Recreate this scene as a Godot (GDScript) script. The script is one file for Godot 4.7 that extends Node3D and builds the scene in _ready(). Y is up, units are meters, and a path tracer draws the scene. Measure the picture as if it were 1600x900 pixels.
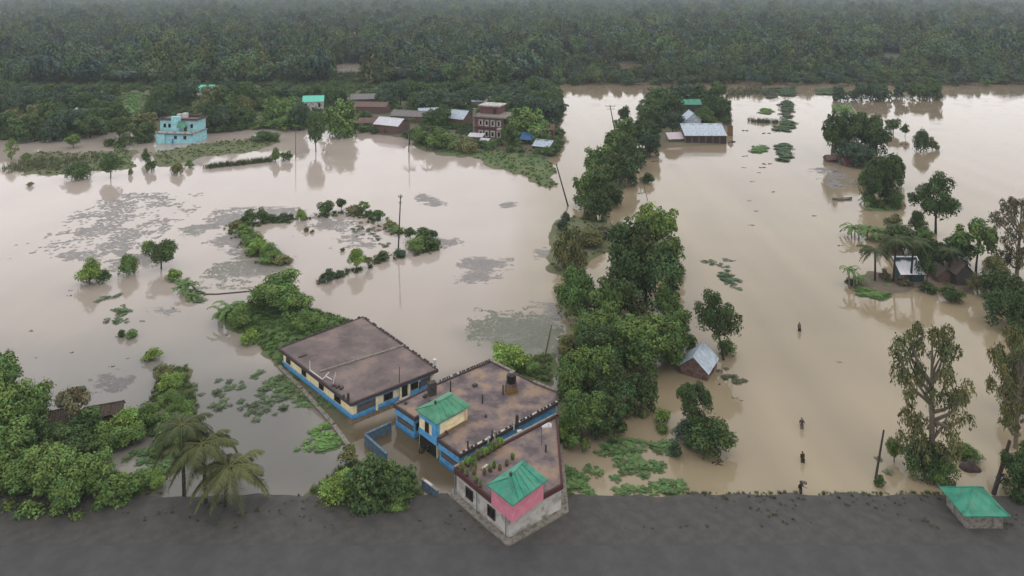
extends Node3D
# Flooded villages seen from high above: a walled yard with flat-roofed houses on the left, a drowned road between tree lines on the right.

const F := 1130.0      # focal length in picture widths of 1600
const H := 50.0        # camera height, metres
const YH := -20.0      # row of the horizon
var names := {}
var rng := RandomNumberGenerator.new()
var n1 := FastNoiseLite.new()
var n2 := FastNoiseLite.new()
var M := {}            # materials
var crowns := {}       # crown, trunk and leaf meshes that plants share

# ---------- small helpers ----------
func P(px: float, py: float, h := 0.0) -> Vector3:      # the point at height h seen at a place of the 1600 x 900 photo
	var z := F * (H - h) / (py - YH)
	return Vector3((px - 800.0) / F * z, h, -z)

func S(py: float) -> float:                             # pixels per metre at the ground seen in row py
	return (py - YH) / H

func P2(px: float, py: float, h := 0.0) -> Vector2:
	var p := P(px, py, h)
	return Vector2(p.x, p.z)

func numbered(called: String) -> String:
	if not names.has(called):
		names[called] = 0
		return called
	names[called] += 1
	return "%s_%03d" % [called, names[called]]

func tag(o: Node, label := "", category := "", group := "", kind := "") -> void:
	if label: o.set_meta("label", label)
	if category: o.set_meta("category", category)
	if group: o.set_meta("group", group)
	if kind: o.set_meta("kind", kind)

func thing(called: String, label: String, category: String, at := Vector3.ZERO, turn := 0.0, group := "") -> Node3D:
	var o := Node3D.new()
	o.name = numbered(called)
	add_child(o)
	o.position = at
	o.rotation.y = turn
	tag(o, label, category, group)
	return o

func inst(called: String, mesh: Mesh, m: Material, parent: Node, at := Vector3.ZERO) -> MeshInstance3D:
	var o := MeshInstance3D.new()
	o.name = called if parent != self else numbered(called)
	o.mesh = mesh
	if m: o.material_override = m
	parent.add_child(o, true)
	o.position = at
	return o

func mb() -> SurfaceTool:
	var st := SurfaceTool.new()
	st.begin(Mesh.PRIMITIVE_TRIANGLES)
	st.set_smooth_group(-1)
	return st

func done(called: String, st: SurfaceTool, m: Material, parent: Node) -> MeshInstance3D:
	st.generate_normals()
	return inst(called, st.commit(), m, parent)

func tri(st: SurfaceTool, a: Vector3, b: Vector3, c: Vector3) -> void:
	st.add_vertex(a); st.add_vertex(b); st.add_vertex(c)

func quad(st: SurfaceTool, a: Vector3, b: Vector3, c: Vector3, d: Vector3) -> void:
	tri(st, a, b, c); tri(st, a, c, d)

func hexa(st: SurfaceTool, p: Array) -> void:            # bottom ring 0-3, top ring 4-7, both counter-clockwise from above
	quad(st, p[3], p[2], p[1], p[0]) if false else quad(st, p[0], p[1], p[2], p[3])
	quad(st, p[7], p[6], p[5], p[4])
	for i in 4:
		var j := (i + 1) % 4
		quad(st, p[i], p[4 + i], p[4 + j], p[j])

func box(st: SurfaceTool, c: Vector3, s: Vector3, b := Basis.IDENTITY) -> void:
	var h := s * 0.5
	var r := []
	for y in [-h.y, h.y]:
		for q in [[-h.x, h.z], [h.x, h.z], [h.x, -h.z], [-h.x, -h.z]]:
			r.append(c + b * Vector3(q[0], y, q[1]))
	hexa(st, r)

func wall_box(st: SurfaceTool, A: Vector2, B: Vector2, s0: float, s1: float, y0: float, y1: float, o0: float, o1: float) -> void:
	# a block along the line A-B from s0 to s1 metres, between two heights, from o0 to o1 metres out of the wall (to the viewer's side when A is left of B)
	var d := (B - A).normalized()
	var n := Vector2(-d.y, d.x)
	var q := [A + d * s0 + n * o1, A + d * s1 + n * o1, A + d * s1 + n * o0, A + d * s0 + n * o0]
	var r := []
	for y in [y0, y1]:
		for v in q: r.append(Vector3(v.x, y, v.y))
	hexa(st, r)

func prism(st: SurfaceTool, pts: PackedVector2Array, y0: float, y1: float) -> void:
	var t := Geometry2D.triangulate_polygon(pts)
	var up := PackedInt32Array()
	for i in range(0, t.size(), 3):
		var a := pts[t[i]]; var b := pts[t[i + 1]]; var c := pts[t[i + 2]]
		if (b - a).cross(c - a) > 0: up.append_array([t[i], t[i + 1], t[i + 2]])
		else: up.append_array([t[i], t[i + 2], t[i + 1]])
	for i in range(0, up.size(), 3):
		var a := pts[up[i]]; var b := pts[up[i + 1]]; var c := pts[up[i + 2]]
		tri(st, Vector3(a.x, y1, a.y), Vector3(b.x, y1, b.y), Vector3(c.x, y1, c.y))
		tri(st, Vector3(a.x, y0, a.y), Vector3(c.x, y0, c.y), Vector3(b.x, y0, b.y))
	var sgn := 0.0
	for i in pts.size(): sgn += pts[i].cross(pts[(i + 1) % pts.size()])
	for i in pts.size():
		var a := pts[i]; var b := pts[(i + 1) % pts.size()]
		if sgn < 0:
			var w := a; a = b; b = w
		quad(st, Vector3(a.x, y0, a.y), Vector3(b.x, y0, b.y), Vector3(b.x, y1, b.y), Vector3(a.x, y1, a.y))

func tube(st: SurfaceTool, a: Vector3, b: Vector3, r0: float, r1: float, n := 8, caps := true) -> void:
	var d := (b - a).normalized()
	var u := d.cross(Vector3(0.31, 0.2, 0.93)).normalized()
	var v := d.cross(u)
	for i in n:
		var t0 := TAU * i / n
		var t1 := TAU * (i + 1) / n
		var e0 := u * cos(t0) + v * sin(t0)
		var e1 := u * cos(t1) + v * sin(t1)
		quad(st, a + e0 * r0, b + e0 * r1, b + e1 * r1, a + e1 * r0)
		if caps:
			tri(st, b, b + e1 * r1, b + e0 * r1)
			tri(st, a, a + e0 * r0, a + e1 * r0)

func corrugated(st: SurfaceTool, a: Vector3, b: Vector3, c: Vector3, d: Vector3, n: int, rise := 0.035) -> void:
	# a ribbed metal sheet; a-b is the ridge side, d-c the eave side, the ribs run from ridge to eave
	var up := (c - a).cross(b - d).normalized()
	if up.y < 0: up = -up
	for i in n * 2:
		var t0 := i / (n * 2.0)
		var t1 := (i + 1) / (n * 2.0)
		var o0 := up * (rise if i % 2 else 0.0)
		var o1 := up * (0.0 if i % 2 else rise)
		quad(st, a.lerp(b, t0) + o0, a.lerp(b, t1) + o1, d.lerp(c, t1) + o1, d.lerp(c, t0) + o0)
	var k := -up * 0.02
	quad(st, a + k, d + k, c + k, b + k)

# ---------- materials ----------
func look(r: float, g: float, b: float, light := 1.3) -> Color:      # base colour of a surface that the photo shows at r g b under this sky
	var c := Color(r / 255.0, g / 255.0, b / 255.0).srgb_to_linear()
	light *= 1.3
	return Color(c.r / light, c.g / light, c.b / light).linear_to_srgb()

func plain(c: Color, rough := 0.85, metal := 0.0) -> StandardMaterial3D:
	var m := StandardMaterial3D.new()
	m.albedo_color = c
	m.roughness = rough
	m.metallic = metal
	return m

func noisy(cols: Array, metres: float, rough := 0.9, seed_ := 1, octaves := 5, warp := 0.0) -> StandardMaterial3D:
	var t := NoiseTexture2D.new()
	t.width = 512; t.height = 512; t.seamless = true
	var n := FastNoiseLite.new()
	n.seed = seed_
	n.noise_type = FastNoiseLite.TYPE_SIMPLEX_SMOOTH
	n.frequency = 0.008
	n.fractal_octaves = octaves
	n.fractal_gain = 0.6
	if warp > 0:
		n.domain_warp_enabled = true
		n.domain_warp_amplitude = warp
	t.noise = n
	var g := Gradient.new()
	g.offsets = PackedFloat32Array(); g.colors = PackedColorArray()
	var offs := PackedFloat32Array(); var cc := PackedColorArray()
	for i in cols.size():
		offs.append(0.25 + 0.5 * i / max(1, cols.size() - 1)); cc.append(cols[i])
	g.offsets = offs; g.colors = cc
	t.color_ramp = g
	var m := plain(Color.WHITE, rough)
	m.albedo_texture = t
	m.uv1_triplanar = true
	m.uv1_world_triplanar = true
	m.uv1_scale = Vector3.ONE / metres
	return m

func make_materials() -> void:
	M.roof = noisy([look(104, 92, 91), look(120, 107, 106), look(128, 114, 112), look(146, 128, 124)], 23.0, 0.93, 3, 6, 20.0)
	M.roof2 = noisy([look(100, 90, 95), look(126, 112, 113), look(144, 127, 122), look(168, 142, 122)], 15.0, 0.93, 8, 6, 30.0)
	M.slab = noisy([look(66, 55, 58), look(92, 76, 76)], 3.0, 0.9, 5)
	M.cream = noisy([look(196, 184, 150, 0.72), look(224, 210, 172, 0.72), look(232, 218, 182, 0.72)], 5.0, 0.85, 9)
	M.cream_dark = noisy([look(170, 150, 120, 0.72), look(214, 190, 156, 0.72)], 4.0, 0.85, 29)
	M.blue = noisy([look(62, 122, 168, 0.72), look(80, 148, 196, 0.72), look(88, 156, 204, 0.72)], 4.0, 0.7, 11)
	M.blue_low = noisy([look(40, 92, 134, 0.72), look(56, 128, 180, 0.72)], 3.0, 0.75, 12)
	M.blue_wall = noisy([look(74, 96, 116), look(96, 126, 150), look(110, 140, 160)], 2.0, 0.85, 13)
	M.pale_blue = noisy([look(132, 188, 198, 0.88), look(146, 202, 211, 0.88), look(156, 210, 218, 0.88)], 6.0, 0.85, 14)
	M.white = noisy([look(140, 136, 128), look(196, 193, 188), look(218, 215, 210), look(222, 220, 216)], 6.0, 0.85, 15, 7, 30.0)
	M.pink = noisy([look(190, 110, 130, 0.88), look(206, 134, 150, 0.88)], 3.0, 0.85, 16)
	M.green_roof = noisy([look(40, 112, 84), look(64, 156, 118), look(78, 166, 128), look(110, 170, 140)], 7.0, 0.55, 17, 7, 25.0)
	M.teal_dark = noisy([look(34, 72, 70), look(46, 92, 88)], 2.0, 0.8, 41)
	M.teal_roof = noisy([look(34, 118, 98), look(40, 154, 126), look(48, 164, 136), look(92, 166, 142)], 7.0, 0.55, 18, 7, 25.0)
	M.teal = plain(look(90, 190, 170, 0.88), 0.6)
	M.tin = noisy([look(134, 146, 160, 0.88), look(168, 184, 198, 0.88), look(184, 198, 212, 0.88)], 4.0, 0.45, 19)
	M.tin_white = noisy([look(176, 178, 190, 0.88), look(206, 206, 216, 0.88)], 3.0, 0.5, 20)
	M.tin_old = noisy([look(96, 92, 94), look(132, 126, 128), look(152, 146, 150)], 2.5, 0.7, 21)
	M.tin_rust = noisy([look(92, 66, 58), look(120, 96, 88), look(140, 118, 110)], 2.5, 0.8, 22)
	M.brick = noisy([look(104, 66, 66), look(126, 80, 80), look(138, 96, 92)], 2.0, 0.92, 23, 6)
	M.brick_band = plain(look(84, 40, 42), 0.9)
	M.mud_wall = noisy([look(96, 74, 66), look(128, 102, 92)], 2.0, 0.95, 24)
	M.concrete = noisy([look(110, 106, 100), look(146, 140, 132), look(158, 152, 144)], 3.0, 0.92, 25)
	M.concrete_dark = noisy([look(56, 54, 54), look(84, 80, 78)], 2.0, 0.92, 26)
	M.thatch = noisy([look(66, 56, 50), look(96, 84, 76), look(112, 98, 88)], 1.2, 0.97, 27)
	M.glass = plain(Color(0.018, 0.02, 0.022), 0.12)
	M.frame = plain(look(64, 54, 50), 0.6)
	M.grille = plain(look(128, 132, 134), 0.6)
	M.grille_dark = plain(look(110, 104, 104), 0.8)
	M.dark = plain(Color(0.05, 0.048, 0.05), 0.7)
	M.black = plain(Color(0.03, 0.03, 0.032), 0.45)
	M.white_paint = plain(look(226, 224, 224), 0.6)
	M.pole_wood = noisy([look(48, 42, 40), look(84, 76, 70)], 1.0, 0.9, 28)
	M.pole_grey = noisy([look(96, 92, 92), look(120, 116, 114)], 1.0, 0.9, 30)
	M.pole_tan = noisy([look(104, 88, 66), look(128, 110, 84)], 1.0, 0.9, 31)
	M.wood = noisy([look(70, 52, 40), look(110, 86, 66)], 0.8, 0.9, 32)
	M.blue_tarp = plain(look(62, 118, 180), 0.6)
	M.maroon = plain(look(122, 52, 66), 0.8)
	M.white_sheet = plain(look(226, 214, 224), 0.8)
	M.bright_sheet = plain(look(236, 236, 246, 0.8), 0.5)
	M.ochre = noisy([look(120, 92, 50), look(156, 126, 74)], 1.0, 0.9, 33)
	M.asphalt = noisy([look(76, 76, 77, 1.45), look(82, 82, 83, 1.45), look(88, 88, 88, 1.45)], 11.0, 0.85, 34, 7)
	M.gravel = noisy([look(76, 76, 74, 1.35), look(84, 83, 81, 1.35), look(92, 90, 87, 1.35)], 7.3, 0.95, 35, 8)
	M.earth = noisy([look(110, 88, 66), look(146, 118, 90)], 2.0, 0.95, 36)
	M.mud_heap = noisy([look(58, 46, 44), look(92, 76, 72)], 1.5, 0.9, 37)
	M.leaf = plain(Color.WHITE, 0.62)
	M.leaf.vertex_color_use_as_albedo = true
	M.leaf.metallic_specular = 0.2
	M.leaf.backlight = Color(0.32, 0.36, 0.16)
	M.weed = plain(Color.WHITE, 0.7)
	M.weed.vertex_color_use_as_albedo = true
	M.weed.metallic_specular = 0.2
	M.film = plain(Color.WHITE, 0.75)
	M.film.vertex_color_use_as_albedo = true
	M.bark = noisy([Color(0.10, 0.085, 0.07), Color(0.22, 0.19, 0.16)], 0.8, 0.95, 38)
	M.bark_pale = noisy([Color(0.3, 0.27, 0.23), Color(0.46, 0.43, 0.38)], 0.8, 0.95, 39)
	M.skin = plain(Color(0.36, 0.23, 0.16), 0.6)
	M.hair = plain(Color(0.03, 0.027, 0.025), 0.6)
	M.cloth_dark = plain(Color(0.10, 0.09, 0.08), 0.95)
	M.cloth_plum = plain(Color(0.26, 0.19, 0.21), 0.95)
	M.cloth_brown = plain(Color(0.17, 0.13, 0.07), 0.95)
	M.cloth_grey = plain(Color(0.34, 0.34, 0.31), 0.95)
	M.ground = plain(Color.WHITE, 0.97)
	M.ground.vertex_color_use_as_albedo = true
	var w := plain(Color.WHITE, 0.07)
	w.vertex_color_use_as_albedo = true
	w.metallic_specular = 0.32
	var t := NoiseTexture2D.new()
	t.width = 1024; t.height = 1024; t.seamless = true
	var n := FastNoiseLite.new()
	n.seed = 77; n.frequency = 0.045; n.fractal_octaves = 4
	t.noise = n
	t.as_normal_map = true
	t.bump_strength = 2.0
	w.normal_enabled = true
	w.normal_texture = t
	w.normal_scale = 0.03
	w.uv1_triplanar = true
	w.uv1_world_triplanar = true
	w.uv1_scale = Vector3.ONE / 52.0
	var rt := NoiseTexture2D.new()
	rt.width = 512; rt.height = 512; rt.seamless = true
	var rn := FastNoiseLite.new()
	rn.seed = 78; rn.frequency = 0.011; rn.fractal_octaves = 5
	rn.domain_warp_enabled = true; rn.domain_warp_amplitude = 40.0
	rt.noise = rn
	var rg := Gradient.new()
	rg.offsets = PackedFloat32Array([0.3, 0.55, 0.75]); rg.colors = PackedColorArray([Color(0.25, 0.25, 0.25), Color(0.4, 0.4, 0.4), Color(1, 1, 1)])
	rt.color_ramp = rg
	w.roughness = 0.13
	w.roughness_texture = rt
	M.water = w

# ---------- land and water ----------
var lands := []      # {poly, box, top, wobble, kind, a, b}
func land(px: Array, top: float, wobble: float, kind: String, a: Color, b: Color) -> void:
	var poly := PackedVector2Array()
	for i in range(0, px.size(), 2): poly.append(P2(px[i], px[i + 1]))
	var r := Rect2(poly[0], Vector2.ZERO)
	for v in poly: r = r.expand(v)
	lands.append({"poly": poly, "box": r.grow(8.0), "top": top, "wobble": wobble, "kind": kind, "a": a, "b": b})

func edge_distance(poly: PackedVector2Array, q: Vector2) -> float:
	var best := 1e9
	for i in poly.size():
		best = min(best, q.distance_squared_to(Geometry2D.get_closest_point_to_segment(q, poly[i], poly[(i + 1) % poly.size()])))
	return sqrt(best) * (1.0 if Geometry2D.is_point_in_polygon(q, poly) else -1.0)

func ground_at(q: Vector2) -> Array:      # [height, colour]
	var h := -1.6
	var c := Color(0.13, 0.10, 0.07)
	for l in lands:
		if not l.box.has_point(q): continue
		var d := edge_distance(l.poly, q)
		if d < -8.0: continue
		var w: float = n1.get_noise_2d(q.x * 3.0, q.y * 3.0) * l.wobble + n1.get_noise_2d(q.x * 11.0, q.y * 11.0) * l.wobble * 0.5
		var e: float = min((d + w) * 0.28, l.top + 0.16 * n1.get_noise_2d(q.x * 7.0, q.y * 7.0))
		if e > h:
			h = e
			var t := clampf(0.5 + 0.9 * n2.get_noise_2d(q.x * 5.0, q.y * 5.0) + 0.35 * n2.get_noise_2d(q.x * 23.0, q.y * 23.0), 0, 1)
			c = l.a.lerp(l.b, t)
			if h < 0.1: c = c.lerp(Color(0.11, 0.085, 0.055), clampf(1.0 - h / 0.1, 0, 0.7))
	return [h, c]

func sheet(rows: PackedFloat32Array, cols: PackedFloat32Array, at: Callable) -> ArrayMesh:
	var v := PackedVector3Array(); var c := PackedColorArray(); var ix := PackedInt32Array(); var nn := PackedVector3Array()
	for py in rows:
		for px in cols:
			var q := P2(px, py)
			var r: Array = at.call(q, px, py)
			v.append(Vector3(q.x, r[0], q.y)); c.append(r[1])
	var w := cols.size()
	for y in rows.size():
		for x in w:
			var a := v[y * w + max(x - 1, 0)]; var b := v[y * w + min(x + 1, w - 1)]
			var d := v[max(y - 1, 0) * w + x]; var e := v[min(y + 1, rows.size() - 1) * w + x]
			var n := (b - a).cross(e - d).normalized()
			nn.append(n if n.y > 0 else -n)
	for y in rows.size() - 1:
		for x in w - 1:
			var i := y * w + x
			ix.append_array([i, i + w, i + w + 1, i, i + w + 1, i + 1])
	var arr := []
	arr.resize(Mesh.ARRAY_MAX)
	arr[Mesh.ARRAY_VERTEX] = v; arr[Mesh.ARRAY_COLOR] = c; arr[Mesh.ARRAY_INDEX] = ix; arr[Mesh.ARRAY_NORMAL] = nn
	var m := ArrayMesh.new()
	m.add_surface_from_arrays(Mesh.PRIMITIVE_TRIANGLES, arr)
	return m

func steps(a: float, b: float, by: float) -> PackedFloat32Array:
	var r := PackedFloat32Array()
	var x := a
	while (x < b) == (by > 0):
		r.append(x); x += by
	r.append(b)
	return r

var water_tones := []     # water of another colour, partly painted-in dimness: {poly, box, soft, col}
func water_tone(px: Array, soft: float, col: Color) -> void:
	var poly := PackedVector2Array()
	for i in range(0, px.size(), 2): poly.append(P2(px[i], px[i + 1]))
	var r := Rect2(poly[0], Vector2.ZERO)
	for v in poly: r = r.expand(v)
	water_tones.append({"poly": poly, "box": r.grow(soft), "soft": soft, "col": col})

func water_at(q: Vector2, _px: float, _py: float) -> Array:
	var east := smoothstep(-4.0, 12.0, q.x + 6.0 * n1.get_noise_2d(q.x * 0.8, q.y * 0.8) - clampf(-q.y - 250.0, 0, 600) * 0.02)
	var far := smoothstep(110.0, 260.0, -q.y)
	var west_c := Color(0.285, 0.245, 0.210).lerp(Color(0.330, 0.287, 0.260), smoothstep(90.0, 150.0, -q.y))  # paler far out: bright sky reflection painted into the water colour
	var east_c := Color(0.246, 0.204, 0.136).lerp(Color(0.196, 0.157, 0.114), far)  # darker far out, painted to offset the sky reflection
	var c := west_c.lerp(east_c, east)
	c = c * (1.0 + 0.15 * n2.get_noise_2d(q.x * 0.5, q.y * 0.5) + 0.05 * n2.get_noise_2d(q.x * 2.0, q.y * 3.0) + (0.06 + east * 0.12) * n1.get_noise_2d(q.x * 4.0 + 5.0 * n2.get_noise_2d(q.x, q.y), q.y * 0.5))
	for s in water_tones:
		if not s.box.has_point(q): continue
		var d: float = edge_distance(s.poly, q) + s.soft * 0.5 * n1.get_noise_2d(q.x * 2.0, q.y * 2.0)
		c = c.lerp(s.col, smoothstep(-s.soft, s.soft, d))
	return [0.0, c]

# ---------- plants ----------
const TONES := [
	Color(0.060, 0.102, 0.036),   # 0 dark green
	Color(0.102, 0.172, 0.050),   # 1 mid green
	Color(0.152, 0.245, 0.058),   # 2 bright green
	Color(0.138, 0.152, 0.064),   # 3 olive
	Color(0.054, 0.090, 0.054),   # 4 blue green
	Color(0.118, 0.112, 0.066)]   # 5 brownish
  # 5 brownish
  # 5 brownish
  # 5 brownish

func rdir(r: RandomNumberGenerator) -> Vector3:
	var v := Vector3(r.randfn(), r.randfn(), r.randfn())
	return v.normalized()

func lobes_of(kind: String, r: RandomNumberGenerator) -> Array:     # [centre, radius] in a unit crown as wide as it is high
	var L := []
	match kind:
		"round":      # a leafy crown on a short trunk
			for i in 17:
				var d := rdir(r)
				var rad := r.randf_range(0.13, 0.21)
				L.append([Vector3(0, 0.58, 0) + Vector3(d.x * 0.34, d.y * 0.27, d.z * 0.34) * r.randf_range(0.7, 1.05), rad])
			L.append([Vector3(0, 0.58, 0), 0.26])
		"bush":       # leaves down to the ground
			for i in 24:
				var d := rdir(r)
				d.y = abs(d.y) * 1.05 - 0.12
				L.append([Vector3(0, 0.18, 0) + Vector3(d.x * 0.37, d.y * 0.62, d.z * 0.37) * r.randf_range(0.65, 1.05), r.randf_range(0.12, 0.20)])
			L.append([Vector3(0, 0.4, 0), 0.28])
		"mass":       # leaves from the water to the top, as seen from above
			for k in 6:
				var e := rdir(r)
				var sub := Vector3(0, 0.42, 0) + Vector3(e.x * 0.24, e.y * 0.20 + 0.04, e.z * 0.24)
				var big := r.randf_range(0.16, 0.27)
				L.append([sub, big * 0.8])
				for i in 12:
					var d := rdir(r)
					var p := sub + d * big * r.randf_range(0.75, 1.1)
					L.append([Vector3(p.x, max(p.y, 0.06), p.z), r.randf_range(0.05, 0.105)])
			for i in 8:
				var an := r.randf() * TAU
				L.append([Vector3(cos(an) * 0.33, r.randf_range(0.05, 0.2), sin(an) * 0.33), r.randf_range(0.08, 0.14)])
		"open":       # clumps with gaps between them
			for i in 26:
				var d := rdir(r)
				L.append([Vector3(0, 0.66, 0) + Vector3(d.x * 0.42, d.y * 0.30, d.z * 0.42) * r.randf_range(0.5, 1.05), r.randf_range(0.08, 0.15)])
		"tall":       # narrow, loose, many small tufts
			for i in 78:
				var y := r.randf_range(0.16, 0.97)
				var w := 0.46 * pow(sin(PI * clampf((y - 0.06) / 1.0, 0, 1)), 0.6) * sqrt(r.randf_range(0.02, 1.0))
				var a := r.randf() * TAU
				L.append([Vector3(cos(a) * w, y, sin(a) * w), r.randf_range(0.035, 0.075)])
		"umbrella":   # a flat spreading top
			for i in 16:
				var a := r.randf() * TAU
				var w := sqrt(r.randf()) * 0.4
				L.append([Vector3(cos(a) * w, 0.84 - w * w * 0.7 + r.randf_range(-0.04, 0.04), sin(a) * w), r.randf_range(0.09, 0.14)])
		"spread":     # a wide low canopy of many clumps
			for i in 30:
				var a := r.randf() * TAU
				var w := sqrt(r.randf()) * 0.40
				L.append([Vector3(cos(a) * w, 0.30 + (0.55 - w * 0.5) * r.randf_range(0.5, 1.1), sin(a) * w), r.randf_range(0.10, 0.16)])
		"willow":     # drooping curtains
			for i in 26:
				var a := r.randf() * TAU
				var w := sqrt(r.randf()) * 0.38
				L.append([Vector3(cos(a) * w, r.randf_range(0.25, 0.85) - w * 0.3, sin(a) * w), r.randf_range(0.11, 0.17)])
	return L

const ASPECT := {"round": 1.0, "bush": 1.0, "mass": 1.0, "open": 1.15, "tall": 2.0, "umbrella": 1.2, "spread": 0.8, "willow": 1.0}

func crown_mesh(kind: String, variant: int, tone: int, fine: int) -> Array:      # [crown, trunk]
	var key := "%s %d %d %d" % [kind, variant, tone, fine]
	if crowns.has(key): return crowns[key]
	var r := RandomNumberGenerator.new()
	r.seed = hash(kind) + variant * 977
	var L := lobes_of(kind, r)
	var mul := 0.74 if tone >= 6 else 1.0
	var v := PackedVector3Array(); var nn := PackedVector3Array(); var cc := PackedColorArray()
	var count: int = [1500, 4200, 10000][fine]
	var leaf: float = [0.078, 0.047, 0.030][fine]
	if kind == "tall":
		count = int(count * 0.8)
		leaf *= 0.8
	if kind == "open": count = int(count * 0.8)
	if kind == "mass": count = int(count * 1.25)
	var total := 0.0
	for l in L: total += l[1] * l[1]
	for l in L:
		var shade := r.randf_range(0.72, 1.3)
		var warm := r.randf_range(-0.12, 0.14)
		var k := int(count * l[1] * l[1] / total)
		for i in k:
			var d := rdir(r)
			if d.y < -0.35 and r.randf() < 0.6: d.y = -d.y
			var p: Vector3 = l[0] + d * l[1] * r.randf_range(0.62, 1.08) * (1.25 if r.randf() < 0.07 else 1.0)
			var n := (d + rdir(r) * 0.75 + Vector3(0, 0.25, 0)).normalized()
			var t := n.cross(rdir(r)).normalized()
			if kind == "willow": t = (t + Vector3(0, -1.3, 0)).normalized()
			if kind == "tall": t = (t + Vector3(0, -0.5, 0)).normalized()
			var b := n.cross(t).normalized()
			n = t.cross(b)
			var s := leaf * r.randf_range(0.6, 1.35)
			var tip := p + t * s - Vector3(0, s * 0.25, 0)
			var w := b * s * (0.30 if kind in ["tall", "willow"] else 0.44)
			var q := [p - t * s * 0.15, p + t * s * 0.45 + w, tip, p + t * s * 0.45 - w]
			var f := shade * r.randf_range(0.7, 1.35)
			var col: Color = TONES[tone % 6] * mul
			col = Color(col.r * f * (1 + warm), col.g * f, col.b * f * (1 - warm * 0.6))
			if r.randf() < 0.03: col = col.lerp(Color(0.13, 0.11, 0.045), 0.6)
			var on := (n * (1.0 if n.dot(d) > 0 else -1.0)).lerp(d, 0.45).normalized()
			for j in [0, 1, 2, 0, 2, 3]:
				v.append(Vector3(q[j].x, max(q[j].y, -0.02) / 1.0, q[j].z)); nn.append(on); cc.append(col)
	var arr := []
	arr.resize(Mesh.ARRAY_MAX)
	arr[Mesh.ARRAY_VERTEX] = v; arr[Mesh.ARRAY_NORMAL] = nn; arr[Mesh.ARRAY_COLOR] = cc
	var m := ArrayMesh.new()
	m.add_surface_from_arrays(Mesh.PRIMITIVE_TRIANGLES, arr)
	# trunk and limbs
	var st := mb()
	var top: float = {"round": 0.42, "bush": 0.16, "mass": 0.2, "open": 0.38, "tall": 0.55, "umbrella": 0.5, "spread": 0.3, "willow": 0.35}[kind]
	var rad := 0.022 if kind != "tall" else 0.03
	var lean := Vector3(r.randf_range(-0.06, 0.06), 0, r.randf_range(-0.06, 0.06))
	var a0 := Vector3(0, -0.12, 0)
	var a1 := Vector3(0, top * 0.5, 0) + lean * 0.4
	var a2 := Vector3(0, top, 0) + lean
	tube(st, a0, a1, rad * 1.35, rad, 7)
	tube(st, a1, a2, rad, rad * 0.75, 7)
	for i in min(L.size(), 8 if kind != "tall" else 20):
		var e: Vector3 = L[i][0]
		var from := a2 if kind != "tall" else Vector3(lean.x, clampf(e.y - 0.2, 0.12, 0.6), lean.z)
		var mid := from.lerp(e, 0.5) + Vector3(0, -0.02, 0) + rdir(r) * 0.03
		tube(st, from, mid, rad * 0.55, rad * 0.38, 5)
		tube(st, mid, e, rad * 0.38, rad * 0.14, 5)
	if kind == "tall": tube(st, a2, Vector3(lean.x * 1.5, 0.92, lean.z * 1.5), rad * 0.75, rad * 0.15, 6)
	st.generate_normals()
	crowns[key] = [m, st.commit()]
	return crowns[key]

var plants := 0
const KINDS := {"round": ["broadleaf_tree", "tree"], "bush": ["shrub", "shrub"], "open": ["broadleaf_tree", "tree"], "tall": ["tall_tree", "tree"], "umbrella": ["umbrella_tree", "tree"], "spread": ["spreading_tree", "tree"], "willow": ["drooping_tree", "tree"], "mass": ["broadleaf_tree", "tree"]}

func plant(kind: String, px: float, py: float, w: float, h: float, tone: int, label: String, group := "", tilt := 0.0) -> Node3D:
	# a plant that stands in row py and measures w by h pixels in the photo
	var s := S(py)
	var r := RandomNumberGenerator.new()
	plants += 1
	r.seed = plants * 131
	var fine := 2 if max(w, h) > 88 else 1 if max(w, h) > 34 else 0
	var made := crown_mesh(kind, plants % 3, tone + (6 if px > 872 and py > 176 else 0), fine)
	var info: Array = KINDS[kind]
	var o := thing(info[0], label, info[1], P(px, py), r.randf() * TAU, group)
	var wide := w / s
	var high := h / s
	o.scale = Vector3(wide, high, wide)
	if tilt != 0.0:
		o.basis = Basis(Vector3(0, 0, 1), -tilt) * Basis.from_scale(Vector3(wide, high, wide))
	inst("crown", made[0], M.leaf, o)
	inst("trunk", made[1], M.bark_pale if kind == "tall" else M.bark, o)
	return o

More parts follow.
